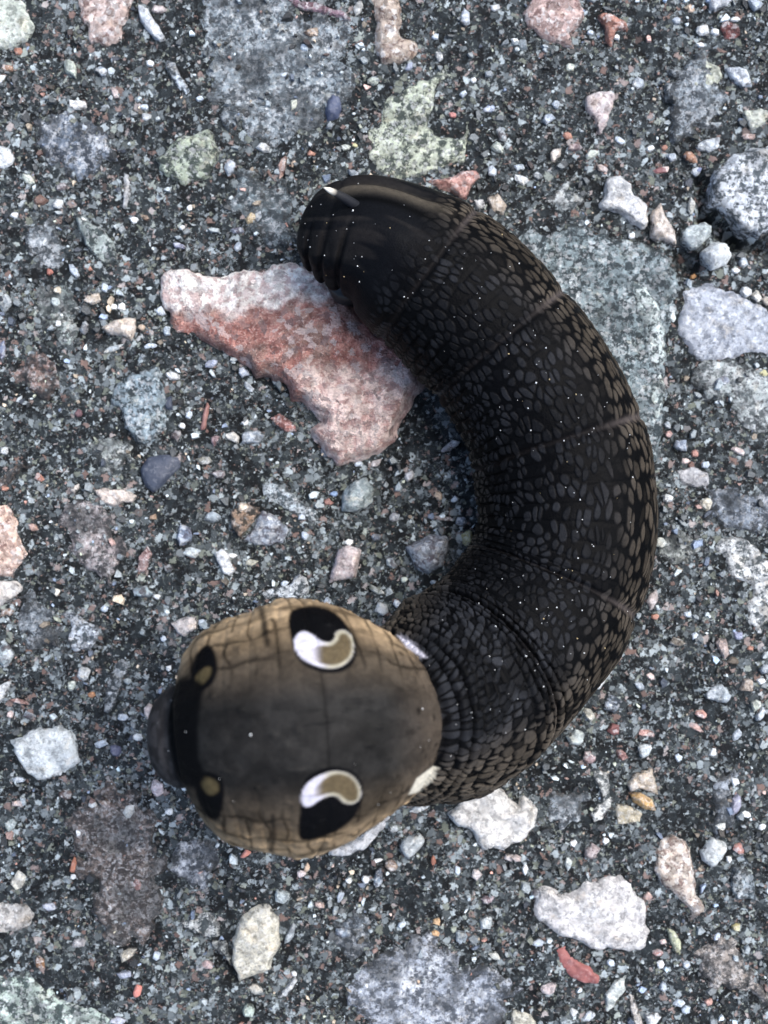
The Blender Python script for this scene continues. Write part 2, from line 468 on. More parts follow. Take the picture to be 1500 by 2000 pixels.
# (material, colour, height, outline)
POLY = [
 ('quartz', PGREEN, 16, P(-40,-20,45,-5,60,28,74,62,55,80,30,92,10,100,-40,100)),
 ('granite', (200,176,164), 14, P(152,-10,262,-10,250,30,245,60,238,85,200,92,175,88,170,60,155,25)),
 ('quartz', (205,214,220), 14, P(268,5,290,15,298,35,315,55,324,80,312,86,290,65,272,40)),
 ('gneiss', (190,204,214), 12, P(325,115,345,125,355,150,375,175,370,190,350,180,335,155,322,130)),
 ('quartz', (240,240,236), 10, P(134,195,168,197,172,212,150,218,135,212)),
 ('film', (108,124,142), 7, P(45,235,130,225,190,240,215,270,212,310,205,355,150,350,100,320,70,290)),
 ('quartz', (222,230,232), 14, P(-20,285,0,282,22,290,32,308,28,320,8,330,-20,330)),
 ('gneiss', GREEN, 16, P(305,310,330,280,375,255,405,248,422,262,430,310,405,345,370,365,330,350,305,330)),
 ('gneiss', (170,186,180), 12, P(140,405,165,425,200,445,228,485,232,515,190,510,165,480,150,440)),
 ('film', (142,158,166), 9, P(405,-20,560,-20,600,20,680,45,690,120,690,180,640,250,560,280,500,270,450,260,430,230,400,190,385,110)),
 ('quartz', (190,194,196), 8, P(238,335,252,340,258,370,245,410,236,405,242,375)),
 ('granite', (150,118,132), 10, P(545,-5,600,2,640,14,680,24,690,44,640,32,590,24)),
 ('granite', (184,166,148), 22, P(724,-10,780,-10,782,40,785,75,822,82,815,105,790,122,765,130,740,125,728,90,730,40)),
 ('gneiss', (196,206,178), 18, P(756,185,800,170,850,145,872,128,882,150,855,170,850,210,835,245,850,260,890,265,912,235,925,215,922,255,910,290,905,315,870,330,830,345,800,355,760,345,735,335,712,315,715,270,735,240,750,210)),
 ('granite', (214,160,146), 20, P(825,355,870,345,930,328,940,345,920,370,910,392,880,380,850,370)),
 ('quartz', (222,222,218), 9, P(922,390,945,388,950,405,930,412)),
 ('quartz', (204,184,158), 12, P(950,385,975,375,990,400,985,425,960,415)),
 ('granite', (190,160,150), 14, P(1020,25,1045,-10,1130,-10,1140,25,1130,60,1112,75,1122,95,1100,92,1078,80,1050,72,1030,50)),
 ('granite', (182,124,102), 14, P(1165,25,1195,25,1225,45,1230,62,1205,62,1195,95,1182,85,1180,60,1168,40)),
 ('quartz', (214,194,190), 16, P(1140,195,1160,182,1195,180,1202,192,1195,215,1185,240,1180,265,1168,268,1160,240,1145,220)),
 ('film', (136,150,158), 14, P(1310,150,1340,125,1380,120,1410,140,1415,210,1395,245,1365,262,1325,275,1308,220,1300,180)),
 ('quartz', (206,212,186), 20, P(1345,170,1360,140,1375,112,1405,130,1412,150,1385,180,1355,190)),
 ('quartz', (206,216,226), 14, P(1415,135,1440,128,1462,135,1472,170,1450,175,1425,160)),
 ('gneiss', (212,220,226), 30, P(1382,360,1400,330,1430,300,1470,285,1520,280,1570,350,1550,430,1480,460,1450,455,1415,430,1385,400)),
 ('quartz', (214,216,216), 16, P(1180,350,1215,345,1238,360,1235,380,1260,400,1270,440,1260,455,1230,435,1205,420,1165,405,1180,385)),
 ('quartz', (222,204,186), 18, P(1268,420,1285,392,1300,420,1315,450,1325,485,1300,475,1270,465)),
 ('gneiss', (200,208,206), 9, P(1058,395,1110,350,1125,335,1130,350,1105,375,1138,380,1142,395,1120,410,1100,418,1085,400)),
 ('quartz', (196,206,212), 10, P(1355,285,1380,270,1408,265,1405,290,1385,300,1365,295)),
 ('quartz', (204,210,190), 12, P(1450,215,1490,210,1510,225,1490,245,1465,260,1455,235)),
 ('quartz', (200,206,212), 12, P(1385,-8,1440,-8,1420,15,1395,28,1385,20)),
 ('granite', (132,70,66), 10, P(1405,50,1420,38,1445,50,1450,65,1440,75,1415,80)),
 ('quartz', CREAM, 9, P(1072,300,1080,290,1098,288,1095,305,1085,320,1075,318)),
 ('quartz', (214,194,168), 9, P(160,588,175,575,195,570,200,590,180,598)),
 ('film', (150,120,108), 12, P(25,735,50,700,90,690,120,710,125,745,105,785,75,790,45,770,28,755)),
 ('gneiss', (142,164,174), 12, P(215,760,230,740,270,720,310,715,325,745,330,790,325,840,290,870,260,865,245,820,218,790)),
 ('film', (170,182,178), 8, P(150,870,200,850,260,870,270,900,230,910,200,935,180,900)),
 ('quartz', (224,206,190), 12, P(182,958,200,950,240,953,270,970,260,980,225,990,200,980)),
 ('quartz', (216,204,190), 8, P(132,955,155,942,158,955,145,965)),
 ('slate', (134,92,84), 10, P(403,782,410,795,402,840,390,842,395,810)),
 ('quartz', (218,214,202), 9, P(436,848,455,842,470,855,465,868,445,860)),
 ('quartz', (160,174,186), 9, P(471,847,505,838,522,850,510,868,471,868)),
 ('film', (120,100,84), 7, P(-10,930,35,905,60,905,40,930,10,950,-10,950)),
 ('film', (150,166,160), 6, P(80,560,130,550,160,600,150,650,110,670,80,640)),
 ('granite', (168,110,100), 10, P(525,815,545,805,580,830,578,845,555,845,535,830)),
 ('gneiss', (206,220,226), 10, P(510,945,540,940,570,960,585,975,625,1000,620,1025,600,1020,570,1000,545,990,515,985)),
 ('gneiss', (192,160,132), 13, P(450,1000,475,980,508,990,500,1020,468,1052,450,1030)),
 ('granite', (138,150,164), 13, P(510,992,545,1010,568,1030,560,1060,530,1070,495,1065,470,1054,502,1022)),
 ('gneiss', (132,152,156), 22, P(965,470,1050,450,1120,440,1250,470,1300,490,1333,540,1325,590,1310,640,1305,720,1300,800,1290,870,1282,900,1284,960,1200,900,1100,700,1000,560)),
 ('gneiss', (206,224,220), 29, P(1225,545,1265,555,1292,600,1300,660,1296,740,1294,820,1270,830,1262,740,1240,640)),
 ('quartz', (172,181,194), 16, P(1330,560,1370,550,1430,560,1500,600,1550,640,1500,700,1460,690,1430,705,1380,705,1340,690,1322,640)),
 ('film', (176,188,186), 9, P(1345,708,1440,710,1500,705,1550,750,1550,850,1480,850,1440,800,1390,770,1350,745)),
 ('quartz', (184,184,186), 9, P(1320,920,1350,910,1385,925,1390,945,1365,955,1330,950)),
 ('granite', (226,192,170), 18, P(-40,980,0,980,20,990,40,1020,50,1085,40,1110,25,1125,-40,1128)),
 ('quartz', (224,216,206), 16, P(-40,1132,35,1132,48,1150,20,1180,0,1185,-30,1185)),
 ('film', (168,156,154), 12, P(108,1010,120,985,160,980,220,995,238,1020,240,1080,235,1120,238,1165,210,1170,200,1120,160,1110,135,1080,125,1050)),
 ('quartz', (226,230,232), 12, P(416,1085,430,1070,443,1075,460,1113,450,1128,435,1120)),
 ('granite', (176,144,138), 8, P(270,1085,290,1065,300,1085,285,1120,268,1118)),
 ('quartz', (218,206,198), 12, P(330,1215,350,1205,385,1200,388,1230,360,1245,345,1240)),
 ('gneiss', (196,206,216), 10, P(118,1195,150,1200,170,1215,195,1220,195,1240,180,1270,140,1275,132,1255,138,1225)),
 ('quartz', (224,232,230), 20, P(10,1443,60,1425,120,1415,155,1440,150,1470,160,1490,130,1510,75,1525,55,1515,35,1480)),
 ('quartz', WHITE, 10, P(-20,1340,0,1335,25,1328,15,1355,0,1375,-20,1375)),
 ('gneiss', (150,158,162), 7, P(205,1330,235,1280,260,1300,230,1350,220,1400,200,1390)),
 ('gneiss', (216,224,228), 12, P(510,1160,530,1145,560,1140,585,1120,600,1130,605,1160,580,1172,520,1172)),
 ('quartz', (186,178,110), 12, P(900,1045,915,1032,925,1035,927,1055,915,1072,903,1065)),
 ('gneiss', (218,222,220), 14, P(1390,1060,1440,1045,1475,1060,1500,1110,1530,1180,1480,1240,1460,1220,1455,1190,1470,1150,1440,1130,1420,1130,1410,1090)),
 ('film', (150,158,150), 7, P(1287,1040,1320,1030,1370,1040,1380,1080,1340,1100,1285,1090)),
 ('quartz', (232,234,230), 14, P(1140,1350,1185,1300,1197,1310,1172,1347)),
 ('gneiss', (170,184,200), 9, P(1175,1385,1185,1350,1220,1370,1200,1395)),
 ('quartz', (166,180,188), 12, P(1375,1355,1390,1335,1410,1335,1430,1360,1420,1375,1380,1365)),
 ('quartz', (194,170,146), 12, P(1440,1345,1450,1322,1470,1325,1470,1350,1445,1350)),
 ('film', (124,108,98), 9, P(130,1600,200,1520,250,1530,300,1600,320,1700,330,1800,270,1845,210,1830,180,1750,150,1680)),
 ('gneiss', (206,210,206), 16, P(345,1805,370,1790,415,1780,432,1805,430,1830,400,1832,360,1815)),
 ('quartz', (218,212,188), 22, P(460,1795,490,1770,520,1760,545,1790,548,1840,530,1890,500,1910,470,1925,455,1890,450,1840)),
 ('film', (176,182,176), 12, P(412,1842,445,1832,446,1860,452,1900,430,1870)),
 ('quartz', (222,218,200), 12, P(16,1722,35,1700,52,1712,50,1730,32,1740)),
 ('quartz', (220,200,198), 11, P(290,1540,300,1520,320,1530,322,1548,305,1560)),
 ('slate', (184,108,92), 10, P(258,1940,265,1922,280,1925,275,1945,262,1950)),
 ('quartz', (190,184,174), 9, P(-10,1765,50,1760,70,1785,60,1810,-10,1830)),
 ('gneiss', (180,200,186), 10, P(-30,1900,60,1900,110,1940,170,1960,240,2000,240,2030,-30,2030)),
 ('slate', (196,118,96), 9, P(465,1675,480,1655,495,1662,480,1674)),
 ('film', (124,132,142), 6, P(330,1640,400,1620,430,1690,400,1750,340,1720)),
 ('quartz', (230,230,228), 16, P(640,1660,660,1650,700,1630,740,1600,772,1580,752,1615,735,1640,710,1665,670,1675,645,1672)),
 ('quartz', WHITE, 10, P(795,1585,820,1566,846,1560,836,1580,815,1591)),
 ('quartz', (232,228,220), 24, P(867,1590,895,1560,920,1530,950,1520,985,1545,1010,1570,1025,1555,1050,1580,1045,1610,1015,1645,985,1663,955,1660,930,1645,915,1620,880,1605)),
 ('quartz', (206,210,210), 8, P(540,1950,575,1905,582,1915,560,1948)),
 ('film', (168,178,192), 9, P(690,1910,800,1820,870,1830,920,1880,960,1900,1000,1900,1000,2030,750,2030,680,1960)),
 ('film', (120,134,146), 7, P(640,1790,720,1790,740,1850,700,1880,650,1860)),
 ('quartz', (220,216,212), 22, P(1040,1770,1045,1735,1075,1728,1095,1745,1130,1730,1165,1715,1210,1705,1240,1735,1260,1770,1272,1820,1265,1850,1230,1862,1190,1858,1140,1850,1105,1840,1070,1810,1050,1800)),
 ('quartz', (196,178,152), 11, P(1220,1535,1240,1505,1275,1500,1287,1558,1252,1543,1230,1550)),
 ('quartz', (196,182,146), 10, P(1200,1565,1226,1571,1258,1585,1250,1605,1205,1612)),
 ('gneiss', (212,214,206), 12, P(1155,1500,1190,1510,1190,1550,1200,1560,1180,1600,1160,1610,1150,1590,1175,1560,1160,1530)),
 ('granite', (206,190,172), 20, P(1275,1690,1285,1640,1320,1630,1340,1640,1355,1690,1365,1750,1385,1780,1350,1785,1325,1760,1290,1720)),
 ('slate', (140,76,70), 12, P(1080,1850,1105,1842,1115,1865,1150,1885,1172,1905,1170,1925,1145,1920,1115,1910,1090,1880)),
 ('quartz', (214,224,216), 12, P(1180,1940,1200,1915,1225,1902,1222,1930,1200,1965,1185,1985)),
 ('quartz', (198,204,164), 10, P(1300,1810,1315,1815,1332,1840,1328,1868,1315,1862)),
 ('quartz', (204,196,184), 9, P(1225,1940,1240,1945,1262,2008,1238,2010)),
 ('quartz', WHITE, 10, P(1258,1980,1285,1975,1295,1985,1280,2008,1262,2003)),
 ('film', (188,176,164), 12, P(1360,1860,1400,1820,1440,1850,1465,1880,1480,1920,1510,1965,1470,1955,1430,1930,1390,1930,1370,1890)),
 ('gneiss', (150,166,174), 8, P(1430,1690,1470,1700,1480,1760,1440,1760,1425,1730)),
 ('quartz', (204,200,178), 8, P(1000,1970,1040,1980,1060,2030,990,2030)),
 ('film', (138,150,156), 6, P(60,430,110,420,135,470,120,520,70,530,45,480)),
 ('film', (116,134,140), 6, P(450,320,560,350,590,420,560,490,480,470,440,400)),
 ('film', (160,172,182), 6, P(1390,1560,1420,1500,1440,1510,1430,1600,1400,1650,1380,1610)),
 ('film', (128,140,148), 6, P(40,1150,110,1190,120,1260,80,1290,45,1240)),
 ('film', (150,164,172), 6, P(1080,1530,1150,1550,1150,1600,1090,1640,1065,1580)),
 ('film', (132,146,160), 6, P(1385,930,1440,960,1500,950,1530,1030,1430,1040,1390,1000)),
]

# small chips: x, y, half length, half width, turn in degrees, colour
CHIPS = [
 (225,182,13,9,60,PINKW),(35,100,11,8,10,ORANGE),(283,424,13,7,15,TAN),(115,400,11,12,50,WHITE),(78,390,16,12,0,(96,70,58)),
 (55,350,15,10,20,PGREEN),(120,365,14,10,0,(170,162,164)),(200,140,15,9,10,WBLUE),(222,118,9,7,80,WHITE),(295,125,9,7,0,WHITE),
 (140,135,24,13,55,PGREEN),(285,228,11,8,20,WHITE),(282,210,9,7,0,WBLUE),(262,430,10,7,0,WHITE),(160,430,9,7,30,WHITE),
 (370,405,8,6,0,WHITE),(355,443,7,6,0,WHITE),(490,428,10,14,10,(206,182,136)),(450,330,11,18,20,WBLUE),(465,480,8,12,20,WBLUE),
 (390,195,8,7,0,WBLUE),(165,250,10,8,20,WBLUE),(140,232,10,8,30,(170,190,210)),(465,452,14,8,0,(150,160,180)),(28,420,9,7,0,WHITE),
 (350,480,13,7,10,(128,134,160)),(310,20,16,8,0,PINKW),(5,155,7,10,30,WHITE),(15,135,14,9,0,(160,120,90)),(205,210,9,7,0,GREY),
 (700,15,18,10,-60,(204,206,200)),(552,325,26,9,-80,(196,160,142)),(573,320,9,5,-70,TAN),(608,302,9,7,0,ORANGE),(730,160,14,8,-10,PGREEN),
 (858,112,12,8,80,WHITE),(908,35,17,12,80,(196,208,222)),(955,212,14,8,-10,(180,192,214)),(515,290,15,12,40,WHITE),(675,288,10,8,0,PGREEN),
 (693,284,7,5,0,YELLOW),(690,340,12,9,20,WBLUE),(960,335,12,9,80,WBLUE),(800,131,10,7,-40,(142,152,172)),(525,470,10,8,0,(150,84,66)),
 (505,425,9,13,30,WBLUE),(575,205,10,15,10,(190,196,176)),(645,247,8,9,0,GREY),(970,290,15,12,20,PGREEN),(980,262,17,10,60,GREY),
 (955,145,9,7,0,GREY),(925,156,7,6,0,WHITE),(885,225,8,6,20,(190,120,110)),(905,183,8,7,0,WBLUE),(595,95,9,8,0,WBLUE),
 (610,65,16,9,-10,TAN),(890,300,9,7,0,TAN),(850,72,9,7,0,WBLUE),(968,15,11,8,0,WHITE),(555,148,9,6,0,WBLUE),
 (1372,60,16,14,20,WHITE),(1475,10,16,15,0,WBLUE),(1435,38,11,7,10,WHITE),(1368,88,9,7,0,WHITE),(1397,64,9,8,0,WHITE),
 (1322,40,11,9,20,WBLUE),(1350,15,11,7,70,(206,178,150)),(1108,265,10,7,20,ORANGE),(1123,288,15,10,0,(160,144,146)),(1155,302,16,11,-20,PGREEN),
 (1245,165,14,13,0,WBLUE),(1070,232,14,13,0,(168,184,200)),(1085,205,9,10,0,WBLUE),(1018,352,17,11,20,WHITE),(1015,328,13,7,10,WBLUE),
 (1050,345,14,9,50,GREY),(1153,63,7,6,0,WBLUE),(1205,73,7,6,0,WHITE),(1007,82,11,7,30,WHITE),(1115,130,12,9,0,PGREEN),
 (1210,275,11,7,30,WBLUE),(1270,290,9,8,0,WHITE),(1298,287,7,7,30,ORANGE),(1350,307,16,9,40,(176,128,96)),(1292,332,18,6,-6,(120,72,72)),
 (1312,308,12,9,20,WBLUE),(1175,330,13,8,20,PINKW),(1360,332,9,15,0,WBLUE),(1350,402,9,18,10,(200,200,184)),(1095,460,8,6,0,CREAM),
 (1233,460,8,6,0,WHITE),(1462,268,16,8,10,(210,178,164)),(1300,330,8,7,0,PINKW),(1365,330,8,7,0,(110,124,158)),(1410,445,8,10,0,GREY),
 (97,532,8,8,0,(170,100,80)),(112,567,11,10,20,(206,186,144)),(145,530,16,9,60,WBLUE),(172,523,10,6,20,ORANGE),(205,562,8,10,0,WBLUE),
 (113,632,7,7,0,WHITE),(220,600,9,6,0,WHITE),(238,600,9,8,60,WHITE),(315,610,10,11,20,WBLUE),(326,648,10,11,0,(188,204,214)),
 (278,640,8,7,0,TAN),(218,682,24,7,-25,(180,194,200)),(290,677,9,5,-30,WBLUE),(165,640,8,14,20,GREY),(108,590,14,11,20,(190,204,200)),
 (475,728,12,10,15,(208,218,232)),(485,755,13,7,45,WBLUE),(340,736,16,9,15,WHITE),(415,711,14,8,-20,(190,200,224)),(77,933,12,8,20,(206,140,116)),
 (153,807,9,8,0,(104,70,76)),(345,850,11,13,0,(162,156,156)),(475,990,14,11,0,(224,200,170)),(5,685,8,24,0,(150,164,196)),(10,880,12,9,-40,WHITE),
 (355,832,7,7,40,WHITE),(368,810,9,8,-30,WBLUE),(480,826,8,7,0,WHITE),(420,860,9,13,0,(176,148,150)),(398,900,16,10,0,(150,150,136)),
 (10,590,14,20,0,(170,182,186)),(330,790,11,16,0,NAVY),(300,675,8,6,0,WBLUE),(430,925,17,9,10,(140,128,130)),(10,955,9,6,0,ORANGE),
 (800,930,10,13,0,(208,206,206)),(878,872,22,8,-30,(170,172,176)),(735,905,14,8,-30,(214,200,196)),(888,976,8,8,0,WBLUE),(856,968,8,10,-20,TAN),
 (640,980,11,7,10,(150,104,92)),(765,845,14,9,60,(176,100,76)),(590,1010,8,7,0,WBLUE),(770,1010,15,9,0,(150,160,170)),(700,905,9,7,0,WBLUE),
 (555,1140,9,7,0,WBLUE),(652,965,8,6,0,(120,150,190)),
 (1380,985,14,12,0,(222,212,184)),(1305,849,10,9,0,(214,162,150)),(1303,830,9,9,0,WBLUE),(1355,886,9,8,30,(180,126,110)),(1350,910,8,9,0,(120,86,72)),
 (1330,870,14,16,0,(176,192,214)),(1376,908,9,8,0,WBLUE),(1302,972,12,11,0,WHITE),(1361,537,9,7,0,(176,124,60)),(1455,570,13,14,20,WHITE),
 (1477,580,12,13,0,(214,208,190)),(1497,588,10,11,0,(206,196,180)),(1436,530,9,7,0,WHITE),(1450,512,13,10,-30,WBLUE),(1313,620,8,10,0,(214,226,222)),
 (1410,745,20,14,0,(150,160,176)),(1490,730,12,8,0,YELLOW),(1340,900,9,7,0,PINKW),(1440,880,16,9,20,PINKW),
 (455,1085,9,7,0,WHITE),(397,1218,10,8,60,WBLUE),(40,1370,20,6,6,(206,164,150)),(165,1313,16,16,0,WHITE),(140,1340,13,9,-40,PGREEN),
 (20,1395,9,8,0,PINKW),(57,1398,14,9,10,(150,162,172)),(226,1467,14,11,20,(70,74,98)),(198,1452,15,9,-20,WBLUE),(12,1282,18,30,0,(150,166,170)),
 (110,1157,8,7,0,(230,224,206)),(15,1196,14,9,0,(150,124,104)),(282,1157,22,14,10,(150,170,178)),(306,1165,8,6,0,WHITE),(376,1080,22,13,10,(206,220,224)),
 (360,1045,18,22,0,(140,160,186)),(290,1390,10,18,20,(214,196,188)),(330,1305,7,6,0,WHITE),(320,1248,7,6,0,WBLUE),(65,1030,13,7,15,(214,170,152)),
 (492,1098,15,8,0,(220,216,190)),(240,1400,14,8,0,WBLUE),(205,1190,8,8,0,WBLUE),(180,1357,9,7,0,(176,120,70)),(300,1010,9,7,0,(160,130,100)),
 (270,1440,12,9,0,WHITE),(415,1010,16,12,0,(160,176,186)),(250,1330,9,7,0,(150,160,160)),(330,1110,12,9,0,(120,130,136)),
 (955,1050,8,11,0,(206,184,190)),(900,1020,13,12,0,(120,134,150)),(866,1012,24,5,5,(176,160,152)),(735,1152,20,7,30,(136,144,130)),(747,1190,16,13,20,WHITE),
 (790,1132,8,7,0,PGREEN),(595,1045,8,10,0,WBLUE),(775,1178,7,8,0,WHITE),(640,1176,8,12,20,WBLUE),(682,1060,9,7,0,WHITE),
 (850,1140,12,7,20,WBLUE),(735,1050,11,10,0,(120,134,150)),(930,1095,10,8,0,(120,130,136)),(765,1100,16,9,40,(150,164,170)),
 (1290,1060,15,11,0,(220,228,216)),(1125,1440,18,15,20,(206,218,212)),(1265,1432,20,7,8,(208,158,146)),(1370,1396,12,9,20,(214,158,140)),(1358,1420,21,7,28,(206,170,162)),
 (1215,1475,15,11,30,(196,150,142)),(1258,1466,14,19,5,(214,226,228)),(1325,1480,9,8,0,WBLUE),(1393,1470,10,8,-50,WHITE),(1440,1434,10,14,20,WBLUE),
 (1410,1264,13,24,-15,(206,180,166)),(1465,1266,7,6,0,ORANGE),(1357,1243,9,8,20,WBLUE),(1270,1320,10,8,40,PINKW),(1275,1172,12,22,15,(204,190,184)),
 (1475,1377,13,11,-40,(206,214,194)),(1492,1306,12,13,0,(176,190,200)),(1200,1424,15,12,0,(150,92,88)),(1160,1310,8,7,0,WHITE),(1345,1200,9,8,0,WBLUE),
 (1440,1240,12,9,30,(170,176,206)),(1250,1340,12,8,40,WBLUE),(1150,1395,18,12,40,(200,196,176)),(1430,1290,12,10,0,(80,70,56)),(1320,1255,18,10,10,(140,132,116)),
 (1280,1205,9,6,0,(190,130,104)),(1485,1395,10,16,30,WBLUE),(1150,1480,16,12,20,(180,150,148)),(1485,1330,9,8,0,WHITE),
 (97,1770,14,9,0,(206,212,228)),(155,1842,19,11,-15,(200,194,192)),(242,1904,16,9,-15,(190,200,222)),(80,1880,9,15,-15,(170,120,72)),(255,1582,14,20,20,(206,210,204)),
 (35,1570,14,6,0,PINKW),(486,1970,15,15,0,(196,216,200)),(405,1885,11,9,0,(206,176,172)),(250,1863,20,13,-30,(206,196,172)),(330,1585,8,8,0,WHITE),
 (155,1624,8,7,0,WHITE),(203,1643,7,6,0,WHITE),(145,1711,9,7,0,WHITE),(183,1570,10,9,0,WHITE),(38,1522,12,8,0,WBLUE),
 (115,1505,9,16,50,WHITE),(145,1690,8,20,10,(150,90,60)),(192,1690,9,7,0,WBLUE),(280,1710,8,14,30,WHITE),(270,1725,14,18,0,(160,120,112)),
 (305,1865,8,10,0,WBLUE),(20,1610,13,16,0,(170,190,190)),(230,1992,18,10,0,(200,204,222)),(130,1550,14,11,0,(124,104,96)),(210,1570,18,11,0,(150,128,112)),
 (550,1750,19,13,20,(214,228,226)),(626,1768,12,8,15,(218,186,172)),(664,1752,7,15,20,WBLUE),(656,1778,8,11,20,(190,206,212)),(740,1716,11,20,15,(118,136,152)),
 (766,1690,16,13,0,(176,152,130)),(680,1720,8,8,0,WHITE),(713,1718,8,10,0,WHITE),(930,1708,12,11,40,(216,200,196)),(893,1700,7,9,0,WBLUE),
 (852,1800,9,8,0,(212,170,116)),(850,1822,9,7,0,(206,160,104)),(950,1802,14,14,0,(206,216,214)),(966,1866,13,9,30,(224,226,214)),(785,1806,10,8,0,WBLUE),
 (600,1694,7,10,0,(216,184,150)),(588,1708,9,8,0,(220,204,198)),(735,1682,12,5,-8,WHITE),(950,1756,15,11,-20,(160,144,150)),(568,1822,9,22,25,(150,162,166)),
 (715,1925,8,6,0,WHITE),(995,1675,10,9,0,(220,206,204)),(820,1915,7,6,0,(214,178,140)),(846,1680,6,14,0,(140,84,60)),(770,1615,15,11,0,(130,140,130)),
 (700,1962,9,7,0,WBLUE),(785,1960,9,7,0,WHITE),(500,1930,14,11,40,(206,206,196)),(574,1903,7,6,0,WHITE),(900,1830,12,14,0,(160,176,186)),
 (670,1820,20,12,0,(136,152,168)),
 (1155,1664,17,16,-40,(176,162,160)),(1109,1684,8,15,0,(206,224,228)),(1025,1698,7,11,0,WHITE),(1120,1648,7,9,0,WHITE),(1070,1930,17,11,-20,(214,194,190)),
 (1150,1986,17,9,-30,(206,216,222)),(1008,1675,12,9,20,PINKW),(1341,1884,10,9,0,WBLUE),(1285,1860,11,8,0,(180,122,112)),(1490,1615,9,7,0,WHITE),
 (1193,1881,8,9,0,WBLUE),(1438,1811,10,9,0,(206,200,130)),(1295,1840,7,7,0,PINKW),(1407,1614,13,10,0,(232,236,228)),(1443,1655,14,12,15,(200,136,120)),
 (1437,1570,12,22,10,(170,170,190)),(1456,1590,11,7,15,WHITE),(1434,1526,8,9,0,WHITE),(1182,1642,8,7,0,WHITE),(1265,1750,10,9,0,(190,160,150)),
 (1424,1677,7,8,0,WHITE),(1290,1885,8,10,0,WHITE),(1382,1955,9,8,0,PINK),(1325,1960,12,9,0,WBLUE),(1050,1745,16,12,0,(130,138,146)),
 (1295,1925,9,11,0,WBLUE),(1340,1972,9,8,0,WBLUE),(1120,1978,9,9,0,WHITE),(1400,1830,8,10,30,(190,204,220)),(1050,1840,13,10,0,WBLUE),
]

# chips and pebbles that lie loose on the surface: name, label, material, colour, height, outline
LOOSE = [
 ('slate_chip', 'smooth dark navy slate chip beside the cream oval stone', 'slate', (58,66,82), 22,
  P(271,918,288,892,320,885,350,892,355,912,338,930,322,946,297,964,282,950,274,932)),
 ('slate_chip', 'small dark navy chip on the edge of the big mottled bluish stone', 'slate', (62,72,98), 20,
  P(650,185,665,190,668,215,660,235,640,240,633,220,640,195)),
 ('pebble', 'blue grey speckled pebble in the hollow of the caterpillar curve', 'granite', (150,160,172), 34,
  P(788,1068,815,1055,840,1042,875,1045,878,1075,865,1105,840,1122,815,1115,800,1090)),
 ('pebble', 'round translucent greenish grey quartz pebble below the big pink stone', 'quartz', (158,176,178), 30,
  P(663,1000,668,960,690,935,715,930,733,955,728,985,700,1003)),
 ('stone_chip', 'pale pink angular stone chip pointing at the eyespotted front', 'quartz', (206,186,184), 20,
  P(640,1142,650,1105,660,1072,680,1062,708,1075,700,1110,695,1130,660,1135)),
 ('pebble', 'heart shaped white pebble beside the black and white gneiss stone', 'quartz', (208,222,220), 30,
  P(1328,455,1345,440,1375,432,1393,440,1390,460,1365,485,1350,490,1330,475)),
 ('pebble', 'rounded white pebble between the heart shaped pebble and the smooth lilac stone', 'quartz', (228,236,236), 30,
  P(1368,492,1395,470,1425,475,1432,500,1420,520,1390,530,1372,515)),
 ('stone_chip', 'cream stone chip with grey underside near the narrow end of the pink stone', 'quartz', (222,204,184), 18,
  P(195,642,220,625,245,618,268,620,270,640,258,668,240,660,215,655)),
 ('pebble', 'small pale grey heart shaped pebble below the white stone under the front', 'quartz', (200,208,208), 22,
  P(778,1650,790,1635,820,1625,832,1640,825,1655,800,1680,785,1670)),
 ('stone_chip', 'white angular chip beside the small salmon pink chip', 'quartz', (216,224,222), 20,
  P(1365,1660,1390,1632,1420,1645,1422,1660,1400,1690,1390,1697,1370,1680)),
 ('stone_chip', 'bright amber orange chip lying on beige fragments', 'quartz', (216,168,88), 22,
  P(1228,1550,1250,1546,1275,1560,1283,1585,1256,1581,1235,1568)),
]

PINK_OUT = P(313,540,330,530,365,528,400,540,450,533,500,530,540,515,575,508,640,540,700,600,760,650,815,690,835,735,830,760,800,800,
             780,850,745,885,700,905,655,910,640,885,610,870,605,850,625,820,600,795,570,785,560,755,530,735,500,735,480,715,450,695,
             400,670,385,655,345,655,333,640,330,610,315,580)


# ------------------------------------------------------------------ asphalt: one sheet, fine in the middle, out to the horizon
HOLES = [((1338, 508), (1352, 522), 22, 62), ((1368, 345), (1384, 425), 13, 52), ((1384, 425), (1440, 470), 14, 60), ((1440, 470), (1510, 492), 16, 52),
         ((1236, 60), (1300, 200), 9, 10), ((1300, 200), (1335, 330), 10, 12), ((1345, 730), (1400, 800), 40, 12), ((845, 800), (905, 850), 26, 10),
         ((400, 1840), (450, 1900), 14, 16), ((415, 220), (470, 280), 9, 9), ((285, 90), (325, 105), 9, 9), ((1020, 1730), (1075, 1720), 9, 8)]


def ground_h(u, v):
    h = 6.0 * fbm(u / 95.0, v / 95.0, seed=3, octaves=2) + 4.0 * fbm(u / 22.0, v / 22.0, seed=9, octaves=2)
    for (ax, ay), (bx, by), w, dep in HOLES:
        d = seg_dist(u, v, ax, ay, bx, by)
        h = h - dep * np.exp(-(d / w) ** 2)
    r = np.maximum(np.abs(u - 750) - 1250, np.abs(v - 1000) - 1500)
    return h * smooth(1500, 0, r)


def axis(half, step, far):
    n = int(half / step)
    a = list(np.arange(-n, n + 1) * step)
    s, p = step, a[-1]
    out = []
    while p < far:
        s *= 1.35
        p += s
        out.append(p)
    return np.array([-q for q in reversed(out)] + a + out)


